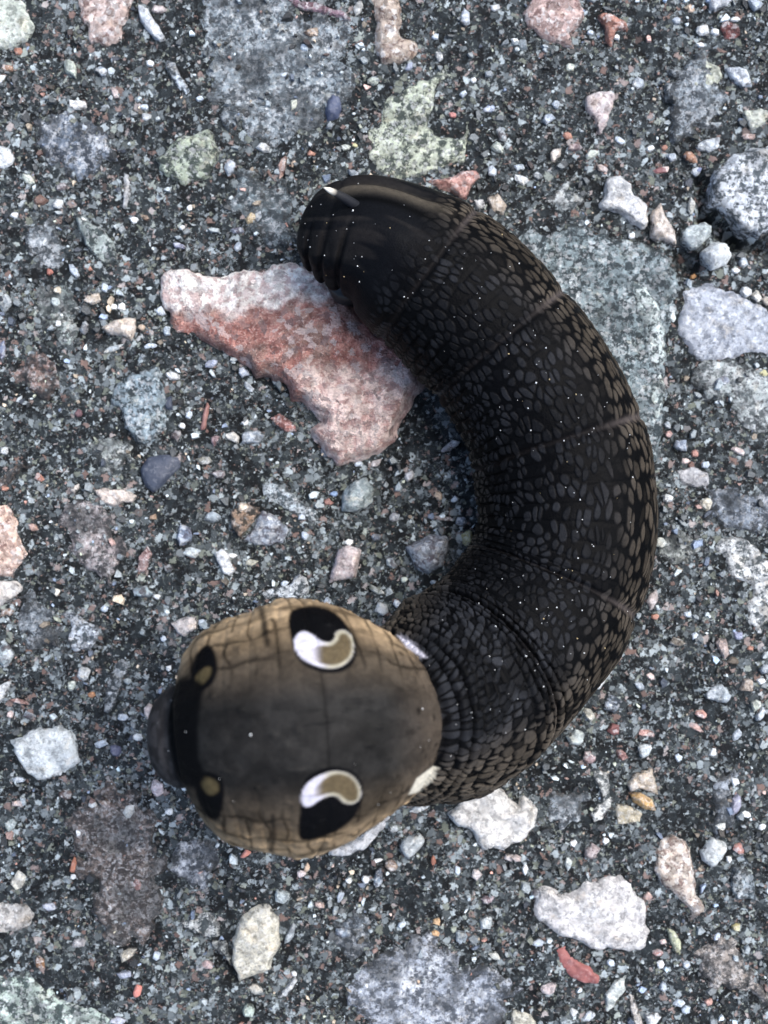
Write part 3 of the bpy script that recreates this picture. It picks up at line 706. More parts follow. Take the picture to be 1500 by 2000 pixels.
gx = axis(1190, 7.0, 80.0 / K)
gy = axis(1450, 7.0, 80.0 / K)
GX, GY = np.meshgrid(gx, gy)
GH = ground_h(GX + 750, 1000 - GY)
nv, nu = GX.shape
verts = np.stack([GX.ravel(), GY.ravel(), GH.ravel()], 1)
ii = np.arange(nv * nu).reshape(nv, nu)
quads = np.stack([ii[:-1, :-1], ii[:-1, 1:], ii[1:, 1:], ii[1:, :-1]], -1).reshape(-1, 4)
me = mesh_np('asphalt', verts, quads.ravel(), np.arange(len(quads)) * 4, np.full(len(quads), 4))
asphalt = link('asphalt', me, M_ASPH)
asphalt['kind'] = 'structure'
asphalt['label'] = 'dark coarse asphalt full of embedded stone chips and grit'
asphalt['category'] = 'asphalt'


# ------------------------------------------------------------------ stones
def rough_outline(poly, step, amp, seed):
    pts = []
    n = len(poly)
    for i in range(n):
        a = np.array(poly[i], float); b = np.array(poly[(i + 1) % n], float)
        m = max(1, int(np.hypot(*(b - a)) / step))
        for j in range(m):
            pts.append(a + (b - a) * j / m)
    pts = np.array(pts)
    # soften corners a little, then roughen
    pts = 0.7 * pts + 0.15 * np.roll(pts, 1, 0) + 0.15 * np.roll(pts, -1, 0)
    pts[:, 0] += amp * fbm(pts[:, 0] / 20, pts[:, 1] / 20, seed=seed, octaves=3)
    pts[:, 1] += amp * fbm(pts[:, 0] / 20 + 50, pts[:, 1] / 20, seed=seed + 5, octaves=3)
    return pts


def stone_mesh(name, poly, height, seed, slope=1.3, step=None, tilt=0.12, rough=0.24, paint=None, jag=1.0):
    poly = np.array(poly, float)
    c = poly.mean(0)
    size = math.sqrt(abs(np.sum(poly[:, 0] * np.roll(poly[:, 1], -1) - poly[:, 1] * np.roll(poly[:, 0], -1))) / 2)
    if step is None:
        step = min(max(size / 12.0, 3.0), 8.0)
    out = rough_outline(poly, step, min(6.5, size * 0.055) * jag, seed)
    lo, hi = out.min(0), out.max(0)
    xs = np.arange(lo[0], hi[0], step); ys = np.arange(lo[1], hi[1], step)
    X, Y = np.meshgrid(xs, ys)
    X = X + (rng.random(X.shape) - 0.5) * step * 0.7
    Y = Y + (rng.random(Y.shape) - 0.5) * step * 0.7
    X, Y = X.ravel(), Y.ravel()
    d = poly_sdf(X, Y, [tuple(p) for p in out])
    keep = d > step * 0.45
    inner = np.stack([X[keep], Y[keep]], 1)
    pts = [Vector((p[0] - c[0], p[1] - c[1])) for p in out] + [Vector((p[0] - c[0], p[1] - c[1])) for p in inner]
    n = len(out)
    vo, _, fo, _, _, _ = delaunay_2d_cdt(pts, [(i, (i + 1) % n) for i in range(n)], [], 1, 1e-4)
    V = np.array([(p.x + c[0], p.y + c[1]) for p in vo])
    dist = np.maximum(poly_sdf(V[:, 0], V[:, 1], [tuple(p) for p in out]), 0)
    r2 = random.Random(seed)
    top = np.full(len(V), height)
    span = max(hi - lo)
    for _ in range(4):                           # a few broken facets
        a = r2.uniform(0, 2 * math.pi); k = r2.uniform(0.3, 1.0) * tilt * 2.2
        off = r2.uniform(0.0, 0.35) * span
        pl = height * r2.uniform(0.85, 1.1) - k * ((V[:, 0] - c[0]) * math.cos(a) + (V[:, 1] - c[1]) * math.sin(a) + off - span * 0.25)
        top = np.minimum(top, np.maximum(pl, height * 0.35))
    z = np.minimum(top, 3 + slope * dist * (1 + 0.35 * vnoise(V[:, 0] / 18, V[:, 1] / 18, seed=seed + 2)))
    z = z + rough * height * fbm(V[:, 0] / max(size * 0.22, 9), V[:, 1] / max(size * 0.22, 9), seed=seed + 3, octaves=3) * smooth(0, 8, dist)
    g = ground_h(np.array([c[0]]), np.array([c[1]]))[0]
    gl = ground_h(V[:, 0], V[:, 1])
    z = np.maximum(z + max(g, -6), gl + 1.5)
    z = np.where(dist < 0.3, np.minimum(gl - 4, z), z)
    verts = np.stack([V[:, 0] - c[0], c[1] - V[:, 1], z], 1)
    faces = [list(reversed(f)) for f in fo]
    # faces must look up after the flip of y
    f0 = faces[0]
    a, b, d3 = verts[f0[0]], verts[f0[1]], verts[f0[2]]
    if np.cross((b - a)[:2], (d3 - a)[:2]) < 0:
        faces = [list(reversed(f)) for f in faces]
    flat = [i for f in faces for i in f]
    tot = [len(f) for f in faces]
    st = np.concatenate([[0], np.cumsum(tot)[:-1]])
    me = mesh_np(name, verts, np.array(flat), st, np.array(tot))
    set_float(me, dist, 'rim')
    if paint is not None:
        set_col(me, paint(V[:, 0], V[:, 1]))
    return me, c


def place_stone(name, mk, rgb, height, poly, seed, parent=None, **kw):
    me, c = stone_mesh(name, poly, height, seed, **kw)
    o = link(name, me, STONE_MATS[mk], parent)
    o.location = ((c[0] - 750) * K, (1000 - c[1]) * K, 0)
    a = alb(*rgb)
    o.color = (*a, 1.0)
    return o


for i, (mk, rgb, h, poly) in enumerate(POLY):
    place_stone('stone', mk, rgb, h, poly, 100 + i, asphalt, slope=1.6 if mk != 'film' else 0.6, jag=3.4 if mk == 'film' else 1.2 if mk == 'gneiss' else 1.0)
for i, (nm, label, mk, rgb, h, poly) in enumerate(LOOSE):
    o = place_stone(nm, mk, rgb, h, poly, 400 + i, slope=1.5, rough=0.12, jag=0.45)
    o['label'] = label
    o['category'] = 'pebble' if nm == 'pebble' else 'stone chip'


def pink_paint(u, v):
    red = alb(180, 120, 104)
    brown = alb(156, 118, 102)
    pale = alb(250, 238, 228)
    n = fbm(u / 30, v / 30, seed=77, octaves=3) * 16
    c = np.tile(red, (len(u), 1))
    c = c + (brown - red) * smooth(-6, 10, n)[:, None]
    line = 612 + (u - 330) * -0.02 - 22 * smooth(430, 640, u)           # pale band along the upper edge
    k = smooth(10, -10, v + n - line)
    c = c + (pale - c) * k[:, None]
    k = smooth(-18, 18, (v - 735) + (u - 600) * 0.10 + n * 1.4) * smooth(-14, 14, (u - 590) + n)
    c = c + (alb(236, 212, 200) - c) * (0.8 * k)[:, None]
    k = smooth(-10, 10, (u - 775) + (v - 720) * 0.1 + n) * smooth(60, 0, np.abs(v - 745))
    c = c + (alb(176, 150, 142) - c) * (0.7 * k)[:, None]
    return c


me, c = stone_mesh('pink_stone', PINK_OUT, 46, 901, slope=1.9, step=6.0, tilt=0.12, rough=0.30, paint=pink_paint, jag=0.9)
pink = link('pink_stone', me, M_PINK)
pink.location = ((c[0] - 750) * K, (1000 - c[1]) * K, 0)
pink['label'] = 'large pink and white granite stone lying against the caterpillar tail'
pink['category'] = 'stone'

# small chips: the largest are single stones, the rest join the grit
budget = 300 - len(POLY)
order = sorted(range(len(CHIPS)), key=lambda i: -CHIPS[i][2] * CHIPS[i][3])
chip_single = set(order[:budget])


def chip_geo(a, b, turn, h, r2):
    n = 7
    ang = np.sort((np.arange(n) + np.array([r2.uniform(-0.35, 0.35) for _ in range(n)])) * 2 * math.pi / n)
    rad = np.array([r2.uniform(0.72, 1.22) for _ in range(n)])
    ct, st = math.cos(-math.radians(turn)), math.sin(-math.radians(turn))
    tx, ty = r2.uniform(-0.25, 0.25), r2.uniform(-0.25, 0.25)
    rings = []
    for s, z in ((1.0, -7.0), (0.93, 0.45 * h), (0.62, 0.95 * h)):
        x = a * rad * s * np.cos(ang); y = b * rad * s * np.sin(ang)
        zz = np.full(n, z) + (0 if z < 0 else 1) * h * (tx * x / a + ty * y / b)
        if z > 0:
            zz = zz + np.array([r2.uniform(-0.1, 0.1) for _ in range(n)]) * h
        rings.append(np.stack([x * ct - y * st, x * st + y * ct, zz], 1))
    v = np.concatenate(rings + [np.array([[a * 0.1 * r2.uniform(-1, 1), b * 0.1 * r2.uniform(-1, 1), h * 1.02]])])
    f = []
    for r in range(2):
        for j in range(n):
            k = (j + 1) % n
            f.append((r * n + j, r * n + k, (r + 1) * n + k, (r + 1) * n + j))
    for j in range(n):
        f.append((2 * n + j, 2 * n + (j + 1) % n, 3 * n))
    return v, f


EX_V, EX_F, EX_C = [], [], []          # chips that go to the grit
ex_n = 0
for i, (u, v, a, b, turn, rgb) in enumerate(CHIPS):
    r2 = random.Random(5000 + i)
    h = min(a, b) * r2.uniform(0.7, 1.0)
    V, F = chip_geo(a, b, turn, h, r2)
    g = ground_h(np.array([float(u)]), np.array([float(v)]))[0]
    V[:, 2] += g
    if i in chip_single:
        flat = [q for f in F for q in f]; tot = [len(f) for f in F]
        me = mesh_np('stone', V, np.array(flat), np.concatenate([[0], np.cumsum(tot)[:-1]]), np.array(tot), smooth_shade=False)
        set_float(me, np.concatenate([np.zeros(7), np.full(7, 2.0), np.full(8, 8.0)]), 'rim')
        o = link('stone', me, STONE_MATS['quartz' if sum(rgb) > 520 else 'granite' if sum(rgb) > 300 else 'slate'], asphalt)
        o.location = ((u - 750) * K, (1000 - v) * K, 0)
        o.color = (*alb(*rgb), 1.0)
    else:
        V[:, 0] += u - 750; V[:, 1] += 1000 - v
        EX_V.append(V); EX_F += [tuple(q + ex_n for q in f) for f in F]; EX_C.append(np.tile(alb(*rgb), (len(V), 1)))
        ex_n += len(V)

# ------------------------------------------------------------------ grit: tens of thousands of grains, one mass
N = 46000
gu = rng.uniform(-420, 1920, N); gv = rng.uniform(-420, 2420, N)
gr = np.clip(rng.lognormal(math.log(3.7), 0.60, N), 1.5, 14)
keep = np.ones(N, bool)
for mk, rgb, h, poly in POLY:
    pa = np.array(poly)
    bb = (gu > pa[:, 0].min() - 6) & (gu < pa[:, 0].max() + 6) & (gv > pa[:, 1].min() - 6) & (gv < pa[:, 1].max() + 6) & keep
    idx = np.nonzero(bb)[0]
    if len(idx):
        d = poly_sdf(gu[idx], gv[idx], poly)
        if mk == 'film':
            keep[idx[(d > 0) & (rng.random(len(idx)) < 0.6)]] = False
        else:
            keep[idx[d > -1]] = False
for poly in [PINK_OUT] + [l[5] for l in LOOSE]:
    pa = np.array(poly)
    idx = np.nonzero((gu > pa[:, 0].min()) & (gu < pa[:, 0].max()) & (gv > pa[:, 1].min()) & (gv < pa[:, 1].max()) & keep)[0]
    if len(idx):
        keep[idx[poly_sdf(gu[idx], gv[idx], poly) > -2]] = False
keep &= ground_h(gu, gv) > -17
clump = fbm(gu / 70, gv / 70, seed=21, octaves=2)
keep &= rng.random(N) < np.clip(0.60 + 0.75 * clump, 0.10, 1.0)
gu, gv, gr = gu[keep], gv[keep], gr[keep]
# coarser chips beyond the picture's edges
M2 = 900
mu = rng.uniform(-420, 1920, M2); mv = rng.uniform(-420, 2420, M2)
outm = (mu < -25) | (mu > 1525) | (mv < -25) | (mv > 2025)
mu, mv = mu[outm], mv[outm]
gu = np.concatenate([gu, mu]); gv = np.concatenate([gv, mv])
gr = np.concatenate([gr, np.clip(rng.lognormal(math.log(13), 0.6, len(mu)), 7, 60)])
N = len(gu)
film_lift = np.zeros(N)
for mk, rgb, h, poly in POLY:
    if mk == 'film':
        pa = np.array(poly)
        idx = np.nonzero((gu > pa[:, 0].min()) & (gu < pa[:, 0].max()) & (gv > pa[:, 1].min()) & (gv < pa[:, 1].max()))[0]
        if len(idx):
            d = poly_sdf(gu[idx], gv[idx], poly)
            film_lift[idx] = np.where(d > 0, np.minimum(h * 0.8, 0.5 * d), 0)
n = 5
ang = (np.arange(n)[None, :] + rng.uniform(-0.35, 0.35, (N, n))) * 2 * math.pi / n
rad = rng.uniform(0.6, 1.3, (N, n)) * gr[:, None]
asp = rng.uniform(0.38, 1.0, N)[:, None]
rot = rng.uniform(0, math.pi, N)[:, None]
x = rad * np.cos(ang); y = rad * np.sin(ang) * asp
xr = x * np.cos(rot) - y * np.sin(rot); yr = x * np.sin(rot) + y * np.cos(rot)
gz = ground_h(gu, gv) + film_lift
hh = gr * rng.uniform(0.35, 0.9, N)
tl = rng.uniform(-0.5, 0.5, (N, 2))
V = np.zeros((N, 2 * n, 3))
V[:, :n, 0] = xr; V[:, :n, 1] = yr; V[:, :n, 2] = -2.5 - 0.3 * gr[:, None]
V[:, n:, 0] = xr * 0.66; V[:, n:, 1] = yr * 0.66
V[:, n:, 2] = hh[:, None] * (1 + tl[:, :1] * xr / gr[:, None] * 0.8 + tl[:, 1:] * yr / gr[:, None] * 0.8)
V[:, :, 0] += (gu - 750)[:, None]; V[:, :, 1] += (1000 - gv)[:, None]; V[:, :, 2] += gz[:, None]
base = (np.arange(N) * 2 * n)[:, None]
q = np.concatenate([np.stack([np.array([j, (j + 1) % n, n + (j + 1) % n, n + j])], 0) for j in range(n)], 0).ravel()
pat = np.concatenate([q, np.arange(n, 2 * n)])
flat = (base + pat[None, :]).ravel()
tot = np.tile(np.array([4] * n + [n]), N)
# grain colours
t = rng.random(N)
tone = np.where(rng.random(N) < 0.13, rng.uniform(170, 238, N), 40 + 130 * rng.random(N) ** 1.3)
gc = np.stack([tone * 0.945, tone * 1.0, tone * 1.015], 1)
for lo_, hi_, mul in ((0.0, 0.03, (1.10, 0.92, 0.86)), (0.03, 0.042, (1.02, 0.78, 0.70)), (0.06, 0.12, (1.06, 0.98, 0.86)),
                      (0.12, 0.16, (0.98, 1.02, 0.92)), (0.16, 0.22, (0.88, 0.98, 1.12))):
    k = (t >= lo_) & (t < hi_)
    gc[k] = np.minimum(tone[k, None] * np.array(mul), 240)
gcl = lin(gc) * 0.92
GCV = np.repeat(gcl, 2 * n, axis=0)
V = V.reshape(-1, 3)
if EX_V:
    off = len(V)
    V = np.concatenate([V] + EX_V)
    GCV = np.concatenate([GCV] + EX_C)
    flat = np.concatenate([flat, np.array([q + off for f in EX_F for q in f])])
    tot = np.concatenate([tot, np.array([len(f) for f in EX_F])])
st = np.concatenate([[0], np.cumsum(tot)[:-1]])
me = mesh_np('grit', V, flat, st, tot, smooth_shade=False)
set_col(me, GCV)
grit = link('grit', me, M_GRIT, asphalt)
grit['kind'] = 'stuff'

# ------------------------------------------------------------------ caterpillar
# spine stations: photo u, v, height of the axis, half width as seen, half height
SP = np.array([
 (590, 452, 120, 4, 4), (604, 457, 124, 58, 58), (630, 459, 132, 88, 88), (672, 464, 142, 109, 112), (735, 469, 150, 128, 130),
 (815, 520, 150, 152, 142), (905, 590, 148, 155, 142), (980, 668, 146, 157, 142), (1046, 762, 146, 160, 144), (1092, 865, 148, 168, 148),
 (1112, 965, 148, 167, 148), (1106, 1065, 148, 166, 148), (1072, 1157, 150, 174, 150), (1015, 1245, 180, 178, 152), (950, 1310, 222, 186, 158),
 (885, 1360, 285, 188, 156), (815, 1390, 355, 172, 146), (755, 1404, 412, 156, 138), (705, 1409, 448, 196, 160), (645, 1414, 478, 238, 178),
 (580, 1420, 495, 250, 184), (512, 1426, 498, 238, 174), (455, 1430, 494, 224, 154), (418, 1433, 487, 198, 122), (393, 1435, 480, 158, 94),
 (374, 1437, 470, 106, 74), (342, 1439, 460, 98, 72), (308, 1440, 452, 68, 52), (287, 1441, 449, 4, 4)], float)
ns = len(SP)


def spline(P, t):
    """Catmull-Rom through rows of P"""
    i = np.clip(np.floor(t).astype(int), 0, len(P) - 2)
    f = (t - i)[:, None]
    p0 = P[np.clip(i - 1, 0, len(P) - 1)]; p1 = P[i]; p2 = P[i + 1]; p3 = P[np.clip(i + 2, 0, len(P) - 1)]
    return 0.5 * ((2 * p1) + (-p0 + p2) * f + (2 * p0 - 5 * p1 + 4 * p2 - p3) * f ** 2 + (-p0 + 3 * p1 - 3 * p2 + p3) * f ** 3)


tt = np.linspace(0, ns - 1, 6000)
S0 = spline(SP, tt)
cx, cy = world_xy(S0[:, 0], S0[:, 1], S0[:, 2])
C0 = np.stack([cx, cy, S0[:, 2]], 1)
ker = np.ones(241) / 241
Cp = np.pad(C0, ((120, 120), (0, 0)), mode='reflect', reflect_type='odd')
Csm = np.stack([np.convolve(Cp[:, k], ker, 'valid') for k in range(3)], 1)
L0 = np.concatenate([[0], np.cumsum(np.linalg.norm(np.diff(Csm, axis=0), axis=1))])
NS, NTH = 920, 620
Ltot = L0[-1]
Ls = np.linspace(0, Ltot, NS)
# denser rings at both ends, where the radius changes quickly
w = np.concatenate([Ltot * 0.04 * (np.linspace(0, 1, 60) ** 2), np.linspace(Ltot * 0.04, Ltot * 0.955, NS - 140)[1:],
                    Ltot - Ltot * 0.045 * (np.linspace(1, 0, 81)[1:] ** 2)])
Ls = w
NS = len(Ls)
ti = np.interp(Ls, L0, tt)
Cc = np.stack([np.interp(Ls, L0, Csm[:, k]) for k in range(3)], 1)
Sr = spline(SP, ti)
hw = np.maximum(Sr[:, 3], 0.5) * (D - Sr[:, 2]) / D
hz = np.maximum(Sr[:, 4], 0.5)
T = np.gradient(Cc, Ls, axis=0)
T = np.stack([np.convolve(np.pad(T[:, k], 12, mode='edge'), np.ones(25) / 25, 'valid') for k in range(3)], 1)
T /= np.linalg.norm(T, axis=1)[:, None]
Nn = np.array([0, 0, 1.0]) - T[:, 2:3] * T
Nn /= np.linalg.norm(Nn, axis=1)[:, None]
Bn = np.cross(T, Nn)

uq = np.linspace(-1, 1, NTH, endpoint=False)
theta = math.pi * (0.62 * uq + 0.38 * uq ** 3)          # finer on the back than on the belly
TH, LL = np.meshgrid(theta, Ls)
TI = np.repeat(ti[:, None], NTH, 1)
sn, cs = np.sin(TH), np.cos(TH)

# radial form
RM = 160.0
SEG = [2.9, 5.25, 7.0, 9.0, 11.75, 14.1, 17.0, 19.75, 21.6]
segL = np.interp(SEG, tt, L0)
sb = np.min(np.abs(LL[:, :, None] - segL[None, None, :] + 0 * 1.0), axis=2)
neck = smooth(12.9, 14.2, TI) * smooth(17.3, 16.9, TI)
body = smooth(4.6, 5.4, TI) * smooth(17.1, 16.8, TI)
thor = smooth(16.95, 17.15, TI) * smooth(24.0, 23.7, TI)
tail = smooth(5.2, 4.4, TI)
head = smooth(24.0, 24.4, TI)
wob = 5 * vnoise(LL / 60, sn * 3 + 7, cs * 3, seed=31)
LW = LL + 16 * vnoise(LL / 95, np.zeros_like(LL), seed=33)
annul = np.abs(((LW + wob) / 27.0) % 1.0 - 0.5) * 2           # 1 at the crease
nk = np.abs(((LL + 0.4 * wob) / 24.0) % 1.0 - 0.5) * 2
grp = np.exp(-((TI - 14.15) / 0.62) ** 4) + np.exp(-((TI - 16.45) / 0.42) ** 4)
inner = smooth(0.35, 0.95, sn)
disp = np.zeros_like(TH)
disp -= body * (1.0 + 3.4 * inner) * smooth(0.72, 1.0, annul)
disp -= neck * (2.0 + 10.0 * grp) * smooth(0.40, 1.0, nk) ** 1.5
disp += neck * 5.0 * grp
disp += neck * 3.0 * vnoise(LL / 60, sn * 3, cs * 3, seed=5)
disp -= (body + 0.6 * tail) * 5.5 * np.exp(-(sb / 7.0) ** 2)
disp += body * 5.0 * smooth(0, 70, sb) - body * 3
fold = np.minimum(np.minimum(np.abs(LL - 48 + 14 * sn), np.abs(LL - 78 + 20 * sn)), np.abs(LL - 112 + 26 * sn))
disp -= tail * 11.0 * np.exp(-(fold / 5.0) ** 2) * smooth(-0.3, 0.4, sn)
disp += tail * 7.0 * vnoise(LL / 90, sn * 2.2 + 3, cs * 2.2, seed=14)
disp -= tail * 10.0 * np.exp(-((TH + 0.95) / 0.10) ** 2) * smooth(1.5, 2.5, TI)
disp += (body + neck) * 4.0 * vnoise(LL / 75, sn * 2.0, cs * 2.0, seed=44)
disp -= np.exp(-((TI - 17.0) / 0.12) ** 2) * 10.0
disp -= np.exp(-((TI - 19.75) / 0.05) ** 2) * 2.2
disp -= np.exp(-((TI - 24.2) / 0.30) ** 2) * 9.0
disp += thor * 5.0 * vnoise(LL / 80, sn * 2.0, cs * 2.0, seed=47)
disp += thor * 1.6 * fbm(LL / 22, TH * 7.0, seed=48, octaves=2)
disp += thor * 2.6 * smooth(0.62, 0.9, vnoise(LL / 11, TH * RM / 11, seed=49))
disp -= thor * 1.8 * smooth(0.80, 1.0, np.abs(((LL + wob) / 33.0) % 1.0 - 0.5) * 2) * smooth(0.2, 0.6, np.abs(sn))
disp += body * 9.0 * np.exp(-((np.abs(TH) - 1.75) / 0.25) ** 2)           # ridge low on each flank

# reticulated pattern of the back: cells in rows along the annulets
RM = 160.0
CX = LW / 29.0 + 0.22 * vnoise(LL / 24, TH * RM / 24, seed=61)
CY = TH * RM / 15.5 + 0.35 * vnoise(LL / 30, TH * RM / 30, seed=62)
CXn, CYn = (LL + 0.4 * wob) / 24.0 + 0.5 - 0.5, TH * RM / 15.0
CX = CX * (1 - (neck > 0.5)) + CXn * (neck > 0.5)
CY = CY * (1 - (neck > 0.5)) + CYn * (neck > 0.5)
ix, iy = np.floor(CX), np.floor(CY)
F1 = np.full(TH.shape, 9.0); F2 = np.full(TH.shape, 9.0); cid = np.zeros(TH.shape)
for dx in (-1, 0, 1):
    for dy in (-1, 0, 1):
        jx, jy = ix + dx, iy + dy
        zz = np.zeros_like(jx)
        px_ = jx + 0.5 + 0.75 * (hash3(jx, jy, zz, 1) - 0.5)
        py_ = jy + 0.5 + 0.95 * (hash3(jx, jy, zz, 2) - 0.5)
        dd = np.hypot((CX - px_) * 1.15, CY - py_)
        hid = hash3(jx, jy, zz, 3)
        nearer = dd < F1
        F2 = np.where(nearer, F1, np.minimum(F2, dd))
        cid = np.where(nearer, hid, cid)
        F1 = np.where(nearer, dd, F1)
gap = 0.08 + 0.36 * ((cid * 7.13) % 1.0) ** 1.6
rr = 0.36 + 0.24 * ((cid * 5.71) % 1.0)
patch = smooth(0.12, 0.30, F2 - F1) * smooth(rr + 0.08, rr - 0.08, F1)
patch = np.where(neck > 0.5, smooth(gap - 0.07, gap + 0.11, F2 - F1), patch)
patch = patch * np.where(((cid * 31.7) % 1.0) < 0.10, 0.15, 1.0)
patch = patch * (1 - 0.85 * np.clip(grp, 0, 1) * neck * smooth(0.55, 0.9, nk))
disp += (body + neck) * 1.5 * patch

X = Cc[:, None, 0] + Bn[:, None, 0] * (hw[:, None] + disp) * sn
hz2 = np.where(cs > 0, hz[:, None], hz[:, None] * 0.93)
Y = Cc[:, None, 1] + Bn[:, None, 1] * (hw[:, None] + disp) * sn
Z = Cc[:, None, 2] + Bn[:, None, 2] * (hw[:, None] + disp) * sn
X = X + Nn[:, None, 0] * (hz2 + disp) * cs
Y = Y + Nn[:, None, 1] * (hz2 + disp) * cs
Z = Z + Nn[:, None, 2] * (hz2 + disp) * cs
endf = np.clip(np.minimum(hw, hz) / 25.0, 0, 1)[:, None]

# pigment, with the flanks' light and shade partly painted in
U = 750 + X * D / (D - Z)
Vv = 1000 - Y * D / (D - Z)
black = np.array([0.0014, 0.0015, 0.0018])
flank = np.clip(np.abs(TH - 0.38) / 1.42, 0, 1.2)  # off-centre: brown flanks, plus outer sheen and inner shade put into the colour
back = np.array([0.0105, 0.0113, 0.0130]); side = np.array([0.040, 0.0335, 0.0255])
k = smooth(0.42, 0.95, flank)
pc = back[None, None, :] + (side - back)[None, None, :] * k[:, :, None]
pc = pc * (0.65 + 0.7 * ((cid * 13.3) % 1.0))[:, :, None]
near_seg = np.exp(-(sb / 30.0) ** 2) * body * smooth(0.5, 0.9, flank)
pc = pc * (1 + 0.7 * near_seg + 0.5 * neck)[:, :, None]
dim = 0.35 + 0.65 * smooth(-0.35, 0.35, fbm(LL / 70, TH * 2.2, seed=81, octaves=2))
colr = black + (pc - black) * (patch * np.clip(dim + k * 0.5, 0, 1))[:, :, None]
# skin between segments
sk = np.exp(-(sb / 5.0) ** 2) * body * (0.25 + 0.5 * smooth(0.45, 0.9, flank))
colr = colr + (np.array([0.040, 0.034, 0.032]) * (0.5 + k)[:, :, None] - colr) * sk[:, :, None]
# tail segment: nearly black with brownish streaks
st_ = smooth(0.1, 0.7, fbm(LL / 110, TH * 4.0, seed=91, octaves=3))
tc = np.array([0.0034, 0.0038, 0.0048]) + np.array([0.007, 0.006, 0.005]) * st_[:, :, None]
band = np.exp(-((TH + 0.78) / 0.13) ** 2) * smooth(2.3, 3.2, TI) * smooth(5.6, 4.8, TI)
tc = tc + (np.array([0.058, 0.050, 0.038]) - tc) * band[:, :, None]
bl = np.exp(-((TH + 0.52) / 0.07) ** 2) * smooth(3.0, 3.6, TI) * smooth(5.4, 4.8, TI)
tc = tc * (1 - 0.8 * bl)[:, :, None]
colr = colr + (tc - colr) * tail[:, :, None]
# swollen front: smooth grey brown back, tan flanks with a net of dark lines
lat = np.abs(sn)
fr = np.array([0.0135, 0.0132, 0.0122]); tan = np.array([0.36, 0.258, 0.150]); mid_t = np.array([0.056, 0.044, 0.030])
k1 = smooth(0.25, 0.72, lat); k2 = smooth(0.62, 1.0, lat)
tn = fr[None, None, :] + (mid_t - fr) * k1[:, :, None]
tn = tn + (tan - tn) * k2[:, :, None]
tn = tn * (0.82 + 0.36 * smooth(-0.5, 0.5, fbm(LL / 45, TH * 3.5, seed=95, octaves=3)))[:, :, None]
warm_end = smooth(18.8, 17.2, TI)
tn = tn + (np.array([0.085, 0.066, 0.048]) - tn) * (warm_end * 0.5 * (1 - k2))[:, :, None]
wv = 7 * vnoise(LL / 35, TH * 5, seed=96)
rl = np.abs(((LL + wv) / 27.0) % 1.0 - 0.5) * 2
lines = smooth(0.76, 0.95, rl) * smooth(0.42, 0.66, lat) * smooth(-0.75, -0.1, vnoise(LL / 25, TH * 6, seed=97))
for q0 in (0.62, 0.80, 0.93):
    lines = np.maximum(lines, np.exp(-((lat - q0 + 0.03 * vnoise(LL / 22, TH * 3, seed=98)) / 0.019) ** 2) * smooth(-0.45, 0.1, vnoise(LL / 30, lat * 30, seed=99)) * 0.9)
specks = smooth(0.55, 0.75, vnoise(LL / 9, TH * RM / 16, seed=101)) * smooth(18.8, 17.8, TI) * 0.8
lines = np.maximum(lines, specks)
tn = tn * (1 - 0.74 * lines)[:, :, None]
tn = tn * (0.86 + 0.28 * smooth(-0.3, 0.3, fbm(LL / 14, TH * RM / 14, seed=111, octaves=3)))[:, :, None]
tn = tn * (1 - 0.35 * np.exp(-((TI - 19.75) / 0.02) ** 2))[:, :, None]
tn = tn * (1 - 0.35 * np.exp(-((TI - 19.75) / 0.025) ** 2))[:, :, None]
colr = colr + (tn - colr) * thor[:, :, None]
# collar and head
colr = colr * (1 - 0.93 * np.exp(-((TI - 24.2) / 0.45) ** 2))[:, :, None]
hc = np.array([0.026, 0.025, 0.025]) * (0.7 + 0.6 * smooth(-0.4, 0.5, fbm(LL / 12, TH * 5, seed=103, octaves=2)))[:, :, None]
colr = colr + (hc - colr) * (head * smooth(24.6, 25.1, TI))[:, :, None]

upper = (cs > 0.0) & (TI > 15.0)


def stain(poly, rgb, soft=2.5, grow=0.0, amount=1.0, where=None):
    pa = np.array(poly, float)
    m = upper & (U > pa[:, 0].min() - 15) & (U < pa[:, 0].max() + 15) & (Vv > pa[:, 1].min() - 15) & (Vv < pa[:, 1].max() + 15)
    d = poly_sdf(U[m], Vv[m], poly) + grow
    kk = smooth(-soft, soft, d) * amount
    if where is not None:
        kk = kk * where(U[m], Vv[m])
    colr[m] = colr[m] + (np.array(rgb) - colr[m]) * kk[:, None]


def round_poly(poly, it=2):
    p = np.array(poly, float)
    for _ in range(it):
        q = np.roll(p, -1, 0)
        p = np.stack([0.75 * p + 0.25 * q, 0.25 * p + 0.75 * q], 1).reshape(-1, 2)
    return [tuple(a) for a in p]


INK = (0.0022, 0.0022, 0.0026)
BONE, OLIVE, CREAMY = (0.44, 0.43, 0.48), (0.080, 0.062, 0.035), (0.25, 0.23, 0.14)
EYES = [
 (P(560,1196,590,1184,630,1184,662,1200,686,1230,698,1262,694,1294,670,1314,632,1316,600,1304,580,1288,568,1250),
  P(573,1248,588,1231,606,1236,624,1252,645,1256,655,1247,655,1234,670,1229,687,1240,692,1265,686,1287,665,1303,640,1306,612,1299,588,1286,576,1268),
  P(608,1266,628,1262,648,1264,662,1252,664,1240,674,1238,684,1248,686,1266,680,1284,662,1296,640,1298,616,1291,606,1280), 1270),
 (P(580,1640,586,1580,592,1522,618,1505,650,1496,684,1502,708,1522,710,1556,698,1590,672,1616,640,1632,605,1642),
  P(589,1545,605,1524,635,1509,660,1505,686,1513,704,1535,705,1560,688,1572,670,1568,660,1555,645,1553,625,1561,602,1579,588,1570),
  P(616,1540,636,1520,662,1511,686,1520,698,1538,699,1558,688,1565,674,1560,662,1548,644,1546,622,1554,610,1556), 1545)]
